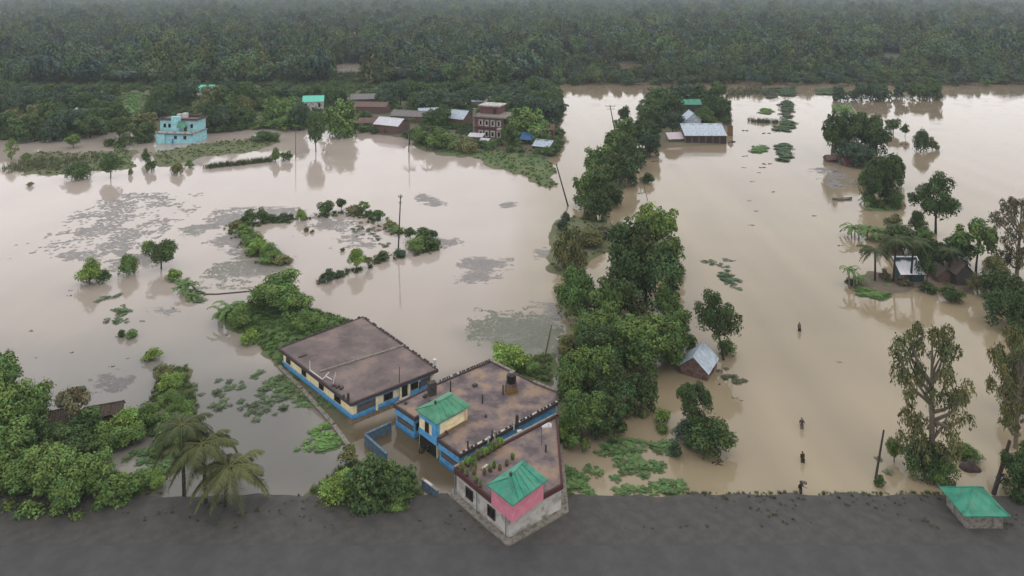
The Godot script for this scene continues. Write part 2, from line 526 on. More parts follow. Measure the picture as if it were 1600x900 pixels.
func frond_mesh(variant: int, tone: Color) -> ArrayMesh:       # one coconut frond, 1 m long, arching along +x
	var key := "frond %d %s" % [variant, tone]
	if crowns.has(key): return crowns[key]
	var r := RandomNumberGenerator.new()
	r.seed = 400 + variant
	var st := mb()
	var rise: float = [0.42, 0.25, 0.10, -0.05][variant % 4]
	var drop: float = [0.55, 0.72, 0.85, 0.9][variant % 4]
	var pts := []
	for i in 13:
		var t := i / 12.0
		pts.append(Vector3(t * (1.0 - 0.16 * t * t), rise * t - drop * t * t * 0.85, 0))
	for i in 12:
		st.set_color(tone.lerp(Color(0.16, 0.15, 0.06), 0.5))
		tube(st, pts[i], pts[i + 1], 0.012 * (1 - i / 13.0) + 0.003, 0.012 * (1 - (i + 1) / 13.0) + 0.003, 4, false)
		for k in 3:
			var p: Vector3 = pts[i].lerp(pts[i + 1], k / 3.0)
			var t := (i + k / 3.0) / 12.0
			if t < 0.12: continue
			for side in [-1.0, 1.0]:
				var ln := 0.26 * sin(PI * clampf(t * 0.85 + 0.12, 0, 1)) * r.randf_range(0.8, 1.15)
				var tip := p + Vector3(ln * 0.5, -ln * r.randf_range(0.35, 0.75), side * ln * 0.8)
				var mid := p.lerp(tip, 0.45) + Vector3(0, ln * 0.12, 0)
				var f := r.randf_range(0.7, 1.3)
				st.set_color(Color(tone.r * f, tone.g * f, tone.b * f))
				var wv := Vector3(0.018, 0, 0)
				tri(st, p - wv * 0.5, p + wv * 0.5, mid + wv); tri(st, p - wv * 0.5, mid + wv, mid - wv)
				tri(st, mid - wv, mid + wv, tip)
	st.generate_normals()
	crowns[key] = st.commit()
	return crowns[key]

func palm(px: float, py: float, crown_px: float, high_px: float, label: String, group := "", lean := 0.0, tone := Color(0.075, 0.088, 0.038), n := 22) -> void:
	# crown_px wide, its heart high_px above the foot, lean in pixels
	var s := S(py)
	var r := RandomNumberGenerator.new()
	plants += 1
	r.seed = plants * 57
	var o := thing("coconut_palm", label, "palm tree", P(px, py), 0.0, group)
	var top := Vector3(lean / s, high_px / s, 0)
	var st := mb()
	var prev := Vector3(0, -0.5, 0)
	for i in 8:
		var t := (i + 1) / 8.0
		var p := Vector3(top.x * t * t, -0.5 + (top.y + 0.5) * t, 0.1 * sin(t * 3.0))
		tube(st, prev, p, 0.19 - 0.06 * (t - 0.125), 0.19 - 0.06 * t, 8)
		prev = p
	done("trunk", st, M.bark, o)
	for i in n:
		var t := i / float(n)
		var variant := int(t * 3.99)
		var f := inst("frond", frond_mesh(variant, tone), M.leaf, o, prev)
		var len_m := crown_px / s * 0.5 * r.randf_range(0.9, 1.15)
		f.basis = Basis(Vector3.UP, i * 2.399 + r.randf_range(-0.2, 0.2)) * Basis.from_scale(Vector3.ONE * len_m)
	var nuts := mb()
	for i in 5:
		var a := i * 1.3
		var c := prev + Vector3(cos(a) * 0.24, -0.25, sin(a) * 0.24)
		tube(nuts, c + Vector3(0, 0.12, 0), c - Vector3(0, 0.12, 0), 0.06, 0.13, 6)
	done("coconuts", nuts, M.pole_tan, o)

func banana_leaf(variant: int) -> ArrayMesh:      # a broad leaf 1 m long along +x, its edges torn
	var key := "banana %d" % variant
	if crowns.has(key): return crowns[key]
	var r := RandomNumberGenerator.new()
	r.seed = 900 + variant
	var st := mb()
	var rise: float = [1.1, 0.75, 0.45][variant % 3]
	var tone := Color(0.10, 0.165, 0.06)
	for i in 10:
		var t0 := i / 10.0
		var t1 := (i + 1) / 10.0 - 0.012
		var p0 := Vector3(t0 * 0.9, rise * t0 - 0.95 * t0 * t0, 0)
		var p1 := Vector3(t1 * 0.9, rise * t1 - 0.95 * t1 * t1, 0)
		var w0 := 0.14 * pow(sin(PI * clampf(t0 * 0.86 + 0.06, 0, 1)), 0.6)
		var w1 := 0.14 * pow(sin(PI * clampf(t1 * 0.86 + 0.06, 0, 1)), 0.6)
		for side in [-1.0, 1.0]:
			var f := r.randf_range(0.8, 1.25)
			st.set_color(Color(tone.r * f, tone.g * f, tone.b * f))
			var dip := -0.05 * r.randf_range(0.5, 1.6)
			quad(st, p0, p1, p1 + Vector3(0, dip, side * w1), p0 + Vector3(0, dip, side * w0))
	st.generate_normals()
	crowns[key] = st.commit()
	return crowns[key]

func banana(px: float, py: float, w: float, h: float, label: String, group := "") -> void:
	var s := S(py)
	var r := RandomNumberGenerator.new()
	plants += 1
	r.seed = plants * 91
	var o := thing("banana_plant", label, "plant", P(px, py), 0.0, group)
	var st := mb()
	for k in 3:
		var a := k * 2.1 + r.randf()
		var foot := Vector3(cos(a), 0, sin(a)) * w / s * 0.16
		var high := h / s * r.randf_range(0.38, 0.55)
		tube(st, foot + Vector3(0, -0.3, 0), foot * 1.1 + Vector3(0, high, 0), 0.13, 0.07, 7)
		for i in 6:
			var leaf := inst("leaf", banana_leaf((i + k) % 3), M.leaf, o, foot * 1.1 + Vector3(0, high, 0))
			leaf.basis = Basis(Vector3.UP, i * 1.05 + k + r.randf_range(-0.2, 0.2)) * Basis.from_scale(Vector3.ONE * w / s * 0.6 * r.randf_range(0.75, 1.2))
	done("stem", st, M.bark_pale, o)

# ---------- ground cover ----------
func tuft_mesh(blades: int, tall: float, spread: float) -> ArrayMesh:
	var r := RandomNumberGenerator.new()
	r.seed = blades * 7
	var st := mb()
	for i in blades:
		var a := r.randf() * TAU
		var foot := Vector3(cos(a), 0, sin(a)) * spread * r.randf()
		var out := Vector3(cos(a), 0, sin(a)) * r.randf_range(0.3, 0.9) * tall * 0.7
		var side := Vector3(-sin(a), 0, cos(a)) * 0.05
		var f := r.randf_range(0.75, 1.3)
		st.set_color(Color(f, f, f))
		var tip := foot + out + Vector3(0, tall * r.randf_range(0.7, 1.1), 0)
		var mid := foot + out * 0.35 + Vector3(0, tall * 0.6, 0)
		tri(st, foot - side, foot + side, mid + side * 0.8); tri(st, foot - side, mid + side * 0.8, mid - side * 0.8)
		tri(st, mid - side * 0.8, mid + side * 0.8, tip)
	st.generate_normals()
	return st.commit()

func rosette_mesh() -> ArrayMesh:      # a floating weed: a ring of round leaves on short stalks
	var r := RandomNumberGenerator.new()
	r.seed = 5
	var st := mb()
	for i in 9:
		var a := i * 2.4 + r.randf() * 0.5
		var d := 0.12 + 0.035 * i
		var c := Vector3(cos(a) * d, 0.05 + r.randf() * 0.22, sin(a) * d)
		var u := Vector3(cos(a), r.randf_range(-0.1, 0.6), sin(a)).normalized() * r.randf_range(0.12, 0.19)
		var w := Vector3(-sin(a), 0, cos(a)) * r.randf_range(0.09, 0.15)
		var f := r.randf_range(0.75, 1.3)
		st.set_color(Color(f, f, f))
		var m := []
		for k in 6: m.append(c + u * cos(TAU * k / 6) + w * sin(TAU * k / 6))
		for k in range(1, 5): tri(st, m[0], m[k], m[k + 1])
	st.generate_normals()
	return st.commit()

func pad_mesh() -> ArrayMesh:          # a flake of floating scum
	var r := RandomNumberGenerator.new()
	r.seed = 6
	var st := mb()
	st.set_color(Color.WHITE)
	var m := []
	for k in 9: m.append(Vector3(cos(TAU * k / 9), 0, sin(TAU * k / 9)) * r.randf_range(0.55, 1.0))
	for k in 9: tri(st, Vector3.ZERO, m[k], m[(k + 1) % 9])
	st.generate_normals()
	return st.commit()

func scatter(called: String, mesh: Mesh, m: Material, where: Array, label := "", category := "", group := "") -> MultiMeshInstance3D:
	# where: [position, turn, size, colour, flatness]
	var mm := MultiMesh.new()
	mm.transform_format = MultiMesh.TRANSFORM_3D
	mm.use_colors = true
	mm.mesh = mesh
	mm.instance_count = where.size()
	for i in where.size():
		var p: Array = where[i]
		mm.set_instance_transform(i, Transform3D(Basis(Vector3.UP, p[1]) * Basis.from_scale(Vector3(p[2], p[2] * p[4], p[2])), p[0]))
		mm.set_instance_color(i, p[3])
	var o := MultiMeshInstance3D.new()
	o.name = numbered(called)
	o.multimesh = mm
	o.material_override = m
	add_child(o)
	tag(o, label, category, group, "stuff")
	return o

func inside_poly(px: Array) -> Array:     # [polygon, bounds] of a patch outlined in the photo, on the ground
	var poly := PackedVector2Array()
	for i in range(0, px.size(), 2): poly.append(P2(px[i], px[i + 1]))
	var r := Rect2(poly[0], Vector2.ZERO)
	for v in poly: r = r.expand(v)
	return [poly, r]

func film(px: Array, label: String, fill := 0.75, col := Color(0.185, 0.176, 0.172), green := 0.0) -> void:
	# a patch of grey floating scum, torn by the current
	var pr := inside_poly(px)
	var poly: PackedVector2Array = pr[0]
	var box_: Rect2 = pr[1].grow(1.5)
	var size := clampf(sqrt(box_.get_area()) * 0.012, 0.16, 0.42)
	var where := []
	var tries := int(box_.get_area() / (size * size) * 1.25)
	for i in min(tries, 26000):
		var q := box_.position + Vector2(rng.randf(), rng.randf()) * box_.size
		var d := edge_distance(poly, q)
		var k := n1.get_noise_2d(q.x * 5.0, q.y * 7.0) + 0.7 * n2.get_noise_2d(q.x * 19.0, q.y * 30.0) + 0.35 * rng.randf_range(-1, 1)
		if d + k * box_.size.y * 0.32 < 0.0 or k < 0.35 - fill: continue
		var f := rng.randf_range(0.85, 1.2)
		var c := col
		if green > 0: c = c.lerp(Color(0.10, 0.125, 0.06), green * clampf(0.5 + k, 0, 1))
		where.append([Vector3(q.x, rng.randf_range(0.004, 0.022), q.y), rng.randf() * TAU, size * rng.randf_range(0.45, 1.2), Color(c.r * f, c.g * f, c.b * f), 1.0])
	if where.size(): scatter("floating_scum", crowns["pad"], M.film, where, label, "floating scum")

func weeds(px: Array, dense: float, tone: Color, label: String, size := 1.0, gap := 0.0) -> void:
	# a mat of floating weed with open water between
	var pr := inside_poly(px)
	var poly: PackedVector2Array = pr[0]
	var box_: Rect2 = pr[1].grow(1.0)
	var where := []
	for i in min(int(box_.get_area() * dense * 1.5), 14000):
		var q := box_.position + Vector2(rng.randf(), rng.randf()) * box_.size
		var d := edge_distance(poly, q)
		var k := n1.get_noise_2d(q.x * 8.0, q.y * 8.0) + 0.5 * n2.get_noise_2d(q.x * 25.0, q.y * 25.0) + 0.3 * rng.randf_range(-1, 1)
		if d + k * 2.5 < 0.0 or k < gap - 0.45: continue
		var f := rng.randf_range(0.7, 1.3)
		where.append([Vector3(q.x, 0.0, q.y), rng.randf() * TAU, size * rng.randf_range(0.6, 1.35), Color(tone.r * f * 1.25 * rng.randf_range(0.9, 1.15), tone.g * f * 1.28, tone.b * f * 1.2), rng.randf_range(0.3, 0.8)])
	if where.size(): scatter("floating_weed", crowns["rosette"], M.weed, where, label, "water weed")

# ---------- buildings ----------
func wb(called: String, A: Vector2, B: Vector2, s0: float, s1: float, y0: float, y1: float, o0: float, o1: float, m: Material, parent: Node) -> MeshInstance3D:
	var st := mb()
	wall_box(st, A, B, s0, s1, y0, y1, o0, o1)
	return done(called, st, m, parent)

func window(A: Vector2, B: Vector2, s0: float, s1: float, y0: float, y1: float, parent: Node, frame: Material = null, bars := 1, pane: Material = null) -> void:
	var st := mb()
	var t := 0.09
	wall_box(st, A, B, s0, s1, y1 - t, y1, -0.02, 0.07)
	wall_box(st, A, B, s0, s1, y0, y0 + t, -0.02, 0.09)
	wall_box(st, A, B, s0, s0 + t, y0 + t, y1 - t, -0.02, 0.07)
	wall_box(st, A, B, s1 - t, s1, y0 + t, y1 - t, -0.02, 0.07)
	for i in bars:
		var s := lerpf(s0, s1, (i + 1.0) / (bars + 1))
		wall_box(st, A, B, s - 0.03, s + 0.03, y0 + t, y1 - t, -0.02, 0.06)
	var w := done("window", st, frame if frame else M.frame, parent)
	wb("pane", A, B, s0 + t, s1 - t, y0 + t, y1 - t, -0.02, 0.03, pane if pane else M.glass, w)

func grille(A: Vector2, B: Vector2, s0: float, s1: float, y0: float, y1: float, parent: Node) -> void:
	var back := wb("veranda_screen", A, B, s0, s1, y0, y1, -0.02, 0.02, M.grille_dark, parent)
	var st := mb()
	var n := int((s1 - s0) / 0.3)
	for i in n + 1:
		var s := lerpf(s0 + 0.02, s1 - 0.02, i / float(n))
		wall_box(st, A, B, s - 0.02, s + 0.02, y0, y1, 0.02, 0.06)
	wall_box(st, A, B, s0, s1, (y0 + y1) * 0.5 - 0.03, (y0 + y1) * 0.5 + 0.03, 0.061, 0.075)
	done("grille", st, M.grille, back)

func inset(pts: PackedVector2Array, by: float) -> PackedVector2Array:
	var r := Geometry2D.offset_polygon(pts, -by, Geometry2D.JOIN_MITER)
	return r[0] if r.size() else pts

func slab_roof(pts: PackedVector2Array, y0: float, y1: float, lip: float, top: Material, edge: Material, parent: Node) -> void:
	var st := mb()
	prism(st, pts, y0, y1)
	var r := done("roof", st, edge, parent)
	var s2 := mb()
	prism(s2, inset(pts, 0.22), y1, y1 + 0.03)
	done("roof_surface", s2, top, r)
	var s3 := mb()
	for i in pts.size():
		var a := pts[i]; var b := pts[(i + 1) % pts.size()]
		var n := Vector2(-(b - a).y, (b - a).x).normalized()
		if Geometry2D.is_point_in_polygon((a + b) * 0.5 + n * 0.1, pts): wall_box(s3, a, b, 0.0, a.distance_to(b), y1, y1 + lip, 0.005, 0.21)
		else: wall_box(s3, a, b, 0.0, a.distance_to(b), y1, y1 + lip, -0.21, -0.005)
	done("parapet", s3, edge, r)

func brick_row(A: Vector2, B: Vector2, y: float, n: int, m: Material, parent: Node, fill := 0.62, high := 0.14) -> void:
	# loose bricks laid in a row on a roof edge
	var d := (B - A) / n
	var l := d.length() * fill
	var mesh := BoxMesh.new()
	mesh.size = Vector3(l, high, 0.16)
	for i in n:
		var k := sin(i * 12.9898 + A.x * 7.0) * 43758.5453
		k -= floor(k)
		if k < 0.16: continue
		var c := A + d * (i + 0.5 + (k - 0.5) * 0.35)
		var o := inst("brick", mesh, m, parent, Vector3(c.x, y + high * 0.5, c.y))
		o.rotation.y = -d.angle() + 0.05 * sin(i * 7.3)

func post(parent: Node, at: Vector3, h: float, r: float, m: Material, called := "post") -> MeshInstance3D:
	var st := mb()
	tube(st, at, at + Vector3(0, h, 0), r, r * 0.9, 7)
	return done(called, st, m, parent)

func main_house() -> void:
	var hh := 2.2
	var L := P2(435, 545, hh); var B := P2(567, 495, hh); var R := P2(685, 578, hh); var Fc := P2(548, 632, hh)
	var o := thing("flat_roofed_house", "largest cream and blue single-storey house with a bare square brown roof", "house")
	var foot := PackedVector2Array([L, Fc, R, B])
	var walls := inset(foot, 0.45)
	# which inset corner belongs to which
	var near := func(p: Vector2) -> Vector2:
		var best := walls[0]
		for q in walls: if q.distance_to(p) < best.distance_to(p): best = q
		return best
	var l: Vector2 = near.call(L); var f: Vector2 = near.call(Fc); var r: Vector2 = near.call(R)
	var st := mb()
	prism(st, inset(foot, 0.48), -0.6, hh - 0.28)
	done("wall", st, M.cream, o)
	var ap := mb()
	prism(ap, Geometry2D.offset_polygon(walls, 0.75, Geometry2D.JOIN_MITER)[0], -0.6, 0.06)
	done("plinth", ap, M.earth, o)
	var n1_ := l.distance_to(f)
	var n2_ := f.distance_to(r)
	wb("skirting", l, f, -0.06, n1_ + 0.06, 0.06, 0.62, -0.02, 0.06, M.blue, o)
	wb("skirting", l, f, -0.10, n1_ + 0.10, 0.06, 0.26, 0.06, 0.10, M.blue_low, o)
	wb("skirting", f, r, 0.065, n2_ * 0.56, 0.06, 0.62, -0.02, 0.06, M.blue, o)
	wb("skirting", f, r, 0.105, n2_ * 0.56, 0.06, 0.26, 0.06, 0.10, M.blue_low, o)
	wb("skirting", f, r, n2_ * 0.68, n2_ + 0.06, 0.06, 0.62, -0.02, 0.06, M.blue, o)
	for k in [[0.055, 0.105], [0.30, 0.335], [0.555, 0.60], [0.77, 0.84]]:
		window(l, f, n1_ * k[0], n1_ * k[0] + 1.05 + (0.3 if k[0] > 0.7 else 0.0), 0.82, 1.78, o)
	# veranda side
	wb("beam", f, r, 0.06, n2_ * 0.56, hh - 0.62, hh - 0.29, -0.02, 0.07, M.blue, o)
	wb("beam", f, r, n2_ * 0.66, n2_ + 0.05, hh - 0.62, hh - 0.29, -0.02, 0.07, M.blue, o)
	grille(f, r, n2_ * 0.055, n2_ * 0.27, 0.64, hh - 0.64, o)
	window(f, r, n2_ * 0.37, n2_ * 0.48, 0.75, hh - 0.66, o)
	wb("black_doorway_panel", f, r, n2_ * 0.565, n2_ * 0.66, 0.1, hh - 0.3, -0.02, 0.03, M.black, o)  # flat black panel, the shade of the entrance as colour
	window(f, r, n2_ * 0.705, n2_ * 0.80, 0.75, hh - 0.66, o)
	grille(f, r, n2_ * 0.835, n2_ * 0.955, 0.64, hh - 0.64, o)
	for k in [0.27, 0.56, 0.665, 0.97]: wb("pillar", f, r, n2_ * k, n2_ * k + 0.28, 0.07, hh - 0.3, 0.075, 0.12, M.cream, o)
	slab_roof(foot, hh - 0.28, hh, 0.09, M.roof, M.slab, o)
	brick_row(L.lerp(B, 0.03), L.lerp(B, 0.97), hh + 0.09, 20, M.slab, o)
	brick_row(B.lerp(R, 0.03), B.lerp(R, 0.97), hh + 0.09, 26, M.slab, o)
	# upstand across the roof
	var a := P2(500, 582, hh); var b := P2(631, 541, hh)
	wb("roof_upstand", a, b, 0, a.distance_to(b), hh + 0.03, hh + 0.2, -0.13, 0.13, M.concrete, o)
	# white pipe frame and rods at the near edge
	var pf := mb()
	var p1 := P(484, 580, hh); var p2 := P(503, 594, hh); var p3 := P(520, 601, hh)
	tube(pf, p1, p1 + Vector3(0, 1.25, 0), 0.07, 0.06, 6)
	tube(pf, p1 + Vector3(0, 0.15, 0), p2 + Vector3(0, 0.15, 0), 0.07, 0.07, 6)
	tube(pf, p2, p2 + Vector3(0.75, 0.7, -0.5), 0.07, 0.07, 6)
	tube(pf, p2 + Vector3(0.4, 0.35, -0.26), p2 + Vector3(1.25, 0.1, 0.1), 0.07, 0.07, 6)
	tube(pf, p3, p3 + Vector3(0.3, 1.35, -0.2), 0.06, 0.05, 6)
	done("pipe_frame", pf, M.white_paint, o)
	post(o, P(624, 598, hh), 1.9, 0.05, M.frame, "roof_rod")
	post(o, P(544, 627, hh), 0.95, 0.17, M.frame, "vent_pipe")
	post(o, P(537, 622, hh), 0.4, 0.14, M.slab, "vent_pipe")
	var bd := mb()
	box(bd, P(473, 557, hh) + Vector3(0, 0.1, 0), Vector3(1.1, 0.14, 0.25), Basis(Vector3.UP, 0.75))
	done("board", bd, M.frame, o)
	var lamp := mb()
	var q := P(678, 573, hh)
	tube(lamp, q, q + Vector3(0.05, 0.5, 0), 0.2, 0.12, 8)
	tube(lamp, q + Vector3(0.05, 0.5, 0), q + Vector3(0.1, 0.95, 0), 0.2, 0.24, 8)
	done("vent_cowl", lamp, M.white_paint, o)
	for i in 3:
		var sm := mb()
		box(sm, P(522 + i * 6, 604 + i * 2, hh) + Vector3(0, 0.14, 0), Vector3(0.5, 0.25, 0.3), Basis(Vector3.UP, i * 0.7))
		done("rubble", sm, M.slab, o)
	# rounded white steps at the door
	var stp := mb()
	var c0 := f.lerp(r, 0.61)
	for k in 3:
		var pts := PackedVector2Array()
		for i in 13:
			var an := PI * i / 12.0
			var d := (r - f).normalized()
			pts.append(c0 + d * cos(an) * (1.3 - k * 0.25) + Vector2(-d.y, d.x) * (0.12 + sin(an) * (1.7 - k * 0.4)))
		prism(stp, pts, -0.4 if k == 0 else 0.1 + k * 0.14 - 0.14, 0.1 + k * 0.14)
	done("entrance_step", stp, M.white, o)

func hip_roof(eL: Vector2, eF: Vector2, eR: Vector2, ra: Vector2, rb: Vector2, ye: float, yr: float, m: Material, parent: Node) -> void:
	# eaves: left, front and right corner; ridge from ra (above the hip end) to rb (gable)
	var eB := eL + eR - eF
	var st := mb()
	var v := func(p: Vector2, y: float) -> Vector3: return Vector3(p.x, y, p.y)
	var aL: Vector3 = v.call(eL, ye); var aF: Vector3 = v.call(eF, ye); var aR: Vector3 = v.call(eR, ye); var aB: Vector3 = v.call(eB, ye)
	var tA: Vector3 = v.call(ra, yr); var tB: Vector3 = v.call(rb, yr)
	var k := Vector3(0, -0.1, 0)
	for w in [Vector3.ZERO, k]:
		tri(st, aL + w, tA + w, aF + w)
		quad(st, aF + w, tA + w, tB + w, aR + w)
		quad(st, aL + w, aB + w, tB + w, tA + w)
		tri(st, aR + w, tB + w, aB + w)
	quad(st, aL, aF, aF + k, aL + k)
	quad(st, aF, aR, aR + k, aF + k)
	quad(st, aR, aB, aB + k, aR + k)
	quad(st, aB, aL, aL + k, aB + k)
	var r := done("roof", st, m, parent)
	var rid := mb()
	tube(rid, tA, tB, 0.09, 0.09, 6)
	tube(rid, tA, aF, 0.07, 0.07, 6)
	tube(rid, tA, aL, 0.07, 0.07, 6)
	done("ridge_cap", rid, m, r)
	# ribs of the metal sheet
	var ribs := mb()
	var n := int(aF.distance_to(aR) / 0.75)
	for i in range(1, n):
		var t := i / float(n)
		tube(ribs, tA.lerp(tB, t), aF.lerp(aR, t), 0.028, 0.028, 4, false)
	done("roof_rib", ribs, m, r)
	post(r, tA.lerp(tB, 0.12) - Vector3(0, 0.02, 0), 0.3, 0.16, M.frame, "roof_vent")

func second_house() -> void:
	var hh := 2.3
	var o := thing("flat_roofed_house", "blue and cream house whose mottled roof carries a green hipped stair tower", "house")
	var g := func(x: float, y: float) -> Vector2: return P2(x, y, hh)
	var A1: Vector2 = g.call(614.7, 633.5); var A2: Vector2 = g.call(647.4, 655.7); var A3: Vector2 = g.call(664, 646.5)
	var B0: Vector2 = g.call(698, 678.5); var B1: Vector2 = g.call(682.4, 687.2); var B2: Vector2 = g.call(718.5, 712.9)
	var C: Vector2 = g.call(872, 630); var D: Vector2 = g.call(872, 613); var D2: Vector2 = g.call(835, 598.5); var D3: Vector2 = g.call(806, 584)
	var E: Vector2 = g.call(767.5, 564.7); var G: Vector2 = g.call(684.7, 599.7)
	var foot := PackedVector2Array([A1, A2, A3, B0, B1, B2, C, D, D2, D3, E, G])
	var st := mb()
	prism(st, inset(foot, 0.25), -0.6, hh - 0.22)
	done("wall", st, M.blue, o)
	slab_roof(foot, hh - 0.22, hh, 0.16, M.roof2, M.slab, o)
	# white coping and the dotted brick edge at the back
	wb("coping", G, E, 0.1, G.distance_to(E) - 0.1, hh + 0.165, hh + 0.24, -0.22, 0.02, M.white, o)
	wb("coping", E, D3, 0.1, E.distance_to(D3) - 0.1, hh + 0.165, hh + 0.3, -0.05, 0.3, M.concrete, o)
	wb("coping", D2, D, 0.0, D2.distance_to(D), hh + 0.165, hh + 0.32, -0.05, 0.3, M.concrete, o)
	brick_row(G.lerp(E, 0.02), G.lerp(E, 0.98), hh + 0.241, 24, M.slab, o, 0.5)
	wb("coping", B2, C, 0.1, B2.distance_to(C) - 0.1, hh + 0.165, hh + 0.25, -0.2, 0.03, M.white, o)
	brick_row(B2.lerp(C, 0.02), B2.lerp(C, 0.98), hh + 0.251, 26, M.slab, o, 0.5)
	# facade of both wings: blue base and beam, grilles between
	for w in [[A1, A2], [B1, B2]]:
		var a: Vector2 = w[0]; var b: Vector2 = w[1]
		var d := (b - a).normalized()
		var nrm := Vector2(-d.y, d.x)
		a = a - nrm * 0.25 + d * 0.25; b = b - nrm * 0.25 - d * 0.25
		var l: float = a.distance_to(b)
		wb("skirting", a, b, -0.04, l + 0.04, -0.3, 0.24, 0.0, 0.12, M.blue_low, o)
		wb("skirting", a, b, -0.03, l + 0.03, 0.242, 0.6, 0.0, 0.08, M.blue, o)
		wb("beam", a, b, -0.03, l + 0.03, hh - 0.85, hh - 0.225, 0.0, 0.2, M.blue, o)
		grille(a, b, 0.25, l - 0.2, 0.605, hh - 0.86, o)
	var a2 := A2 - (A3 - A2).normalized() * -0.25
	wb("skirting", A2, A3, 0.25, A2.distance_to(A3), 0.1, 0.6, -0.24, -0.15, M.blue, o)
	window(A2 + Vector2(-0.17, -0.17), A3 + Vector2(-0.17, -0.17), 0.4, 1.1, 0.8, hh - 0.7, o)
	# stair tower
	var ye := 3.9
	var eL := P2(649, 639.5, ye); var eF := P2(682, 663, ye); var eR := P2(735.6, 633.3, ye)
	var ra := P2(676.5, 632.5, 5.0); var rb := P2(707, 616, 5.0)
	var quad_ := PackedVector2Array([eL, eF, eR, eL + eR - eF])
	var core := inset(quad_, 0.32)
	var near := func(p: Vector2) -> Vector2:
		var best := core[0]
		for q in core: if q.distance_to(p) < best.distance_to(p): best = q
		return best
	var l: Vector2 = near.call(eL); var f: Vector2 = near.call(eF); var r: Vector2 = near.call(eR)
	var tw := mb()
	prism(tw, core, -0.6, ye + 0.05)
	var tower := done("stair_tower", tw, M.cream, o)
	var nl := l.distance_to(f); var nr := f.distance_to(r)
	wb("beam", l, f, -0.03, nl + 0.03, ye - 0.75, ye - 0.1, 0.0, 0.07, M.blue, tower)
	wb("beam", l, f, -0.03, nl + 0.03, 1.35, 2.0, 0.0, 0.09, M.blue, tower)
	wb("pillar", l, f, nl - 0.85, nl + 0.03, 2.002, ye - 0.752, 0.0, 0.06, M.blue, tower)
	wb("pillar", f, r, -0.03, 0.35, 1.35, ye - 0.1, 0.0, 0.06, M.blue, tower)
	wb("cornice", f, r, 0.36, nr - 0.1, ye - 0.45, ye - 0.2, 0.0, 0.05, M.white, tower)
	wb("pillar", f, r, nr - 0.32, nr + 0.02, hh + 0.05, ye - 0.1, 0.055, 0.1, M.cream_dark, tower)
	wb("black_entrance_panel", l, f, 0.1, nl - 0.1, -0.2, 1.34, 0.0, 0.04, M.black, tower)  # no real recess: black panel paints the shade inside the entrance
	window(l, f, nl * 0.34, nl * 0.34 + 0.65, 2.05, 3.12, tower)
	hip_roof(eL, eF, eR, ra, rb, ye, 5.0, M.green_roof, tower)
	# stained sunk court beside the tower
	var sc := mb()
	var q0 := P2(685, 686, hh); var q1 := P2(732, 657, hh); var q2 := P2(727, 652, hh); var q3 := P2(690, 671, hh)
	prism(sc, PackedVector2Array([q0, q1, q2, q3]), hh + 0.02, hh + 0.05)
	done("wet_roof_patch", sc, M.ochre, o)
	# posts of an unbuilt upper storey
	for p in [[704, 612, 1.3, 0.09], [786, 616, 1.1, 0.1], [754, 630, 1.0, 0.1], [769, 690, 1.2, 0.09], [731, 704, 1.0, 0.1], [808, 668, 1.4, 0.2], [670, 606, 1.9, 0.1], [656, 607, 0.8, 0.12]]:
		post(o, P(p[0], p[1], hh + 0.03), p[2], p[3], M.frame)
	for p in [[773, 690], [763, 699], [803, 672]]: post(o, P(p[0], p[1], hh + 0.03), 1.1, 0.08, M.white)
	var shade := mb()
	box(shade, P(675, 617, hh) + Vector3(0, 0.75, 0), Vector3(0.9, 1.5, 0.7), Basis(Vector3.UP, 0.5))
	done("stair_hatch", shade, M.concrete_dark, o)
	for p in [[664, 621, 0.5], [672, 630, 0.35], [634, 632, 0.3], [742, 604, 0.55], [759, 652, 0.3]]:
		var junk := mb()
		box(junk, P(p[0], p[1], hh) + Vector3(0, 0.15, 0), Vector3(p[2], 0.28, p[2] * 0.7), Basis(Vector3.UP, p[0]))
		done("rubble", junk, M.concrete_dark, o)
	# water tank on its masonry stand
	var t := thing("water_tank", "black plastic water tank on a brick stand on the mottled roof", "water tank", P(799, 613, hh + 0.03))
	var s1 := mb()
	box(s1, Vector3(0, 0.35, 0), Vector3(1.3, 0.7, 1.0), Basis(Vector3.UP, 0.4))
	done("stand", s1, M.ochre, t)
	var s2 := mb()
	box(s2, Vector3(0, 0.95, 0), Vector3(1.1, 0.5, 0.9), Basis(Vector3.UP, 0.4))
	done("stand", s2, M.tin_rust, t)
	var s3 := mb()
	tube(s3, Vector3(0, 1.2, 0), Vector3(0, 2.1, 0), 0.55, 0.55, 16)
	tube(s3, Vector3(0, 2.1, 0), Vector3(0, 2.32, 0), 0.55, 0.24, 16)
	for y in [1.4, 1.65, 1.9]: tube(s3, Vector3(0, y, 0), Vector3(0, y + 0.06, 0), 0.575, 0.575, 16)
	done("tank", s3, M.black, t)
	var s4 := mb()
	tube(s4, Vector3(0, 2.32, 0), Vector3(0, 2.42, 0), 0.27, 0.25, 12)
	done("lid", s4, M.grille, t)

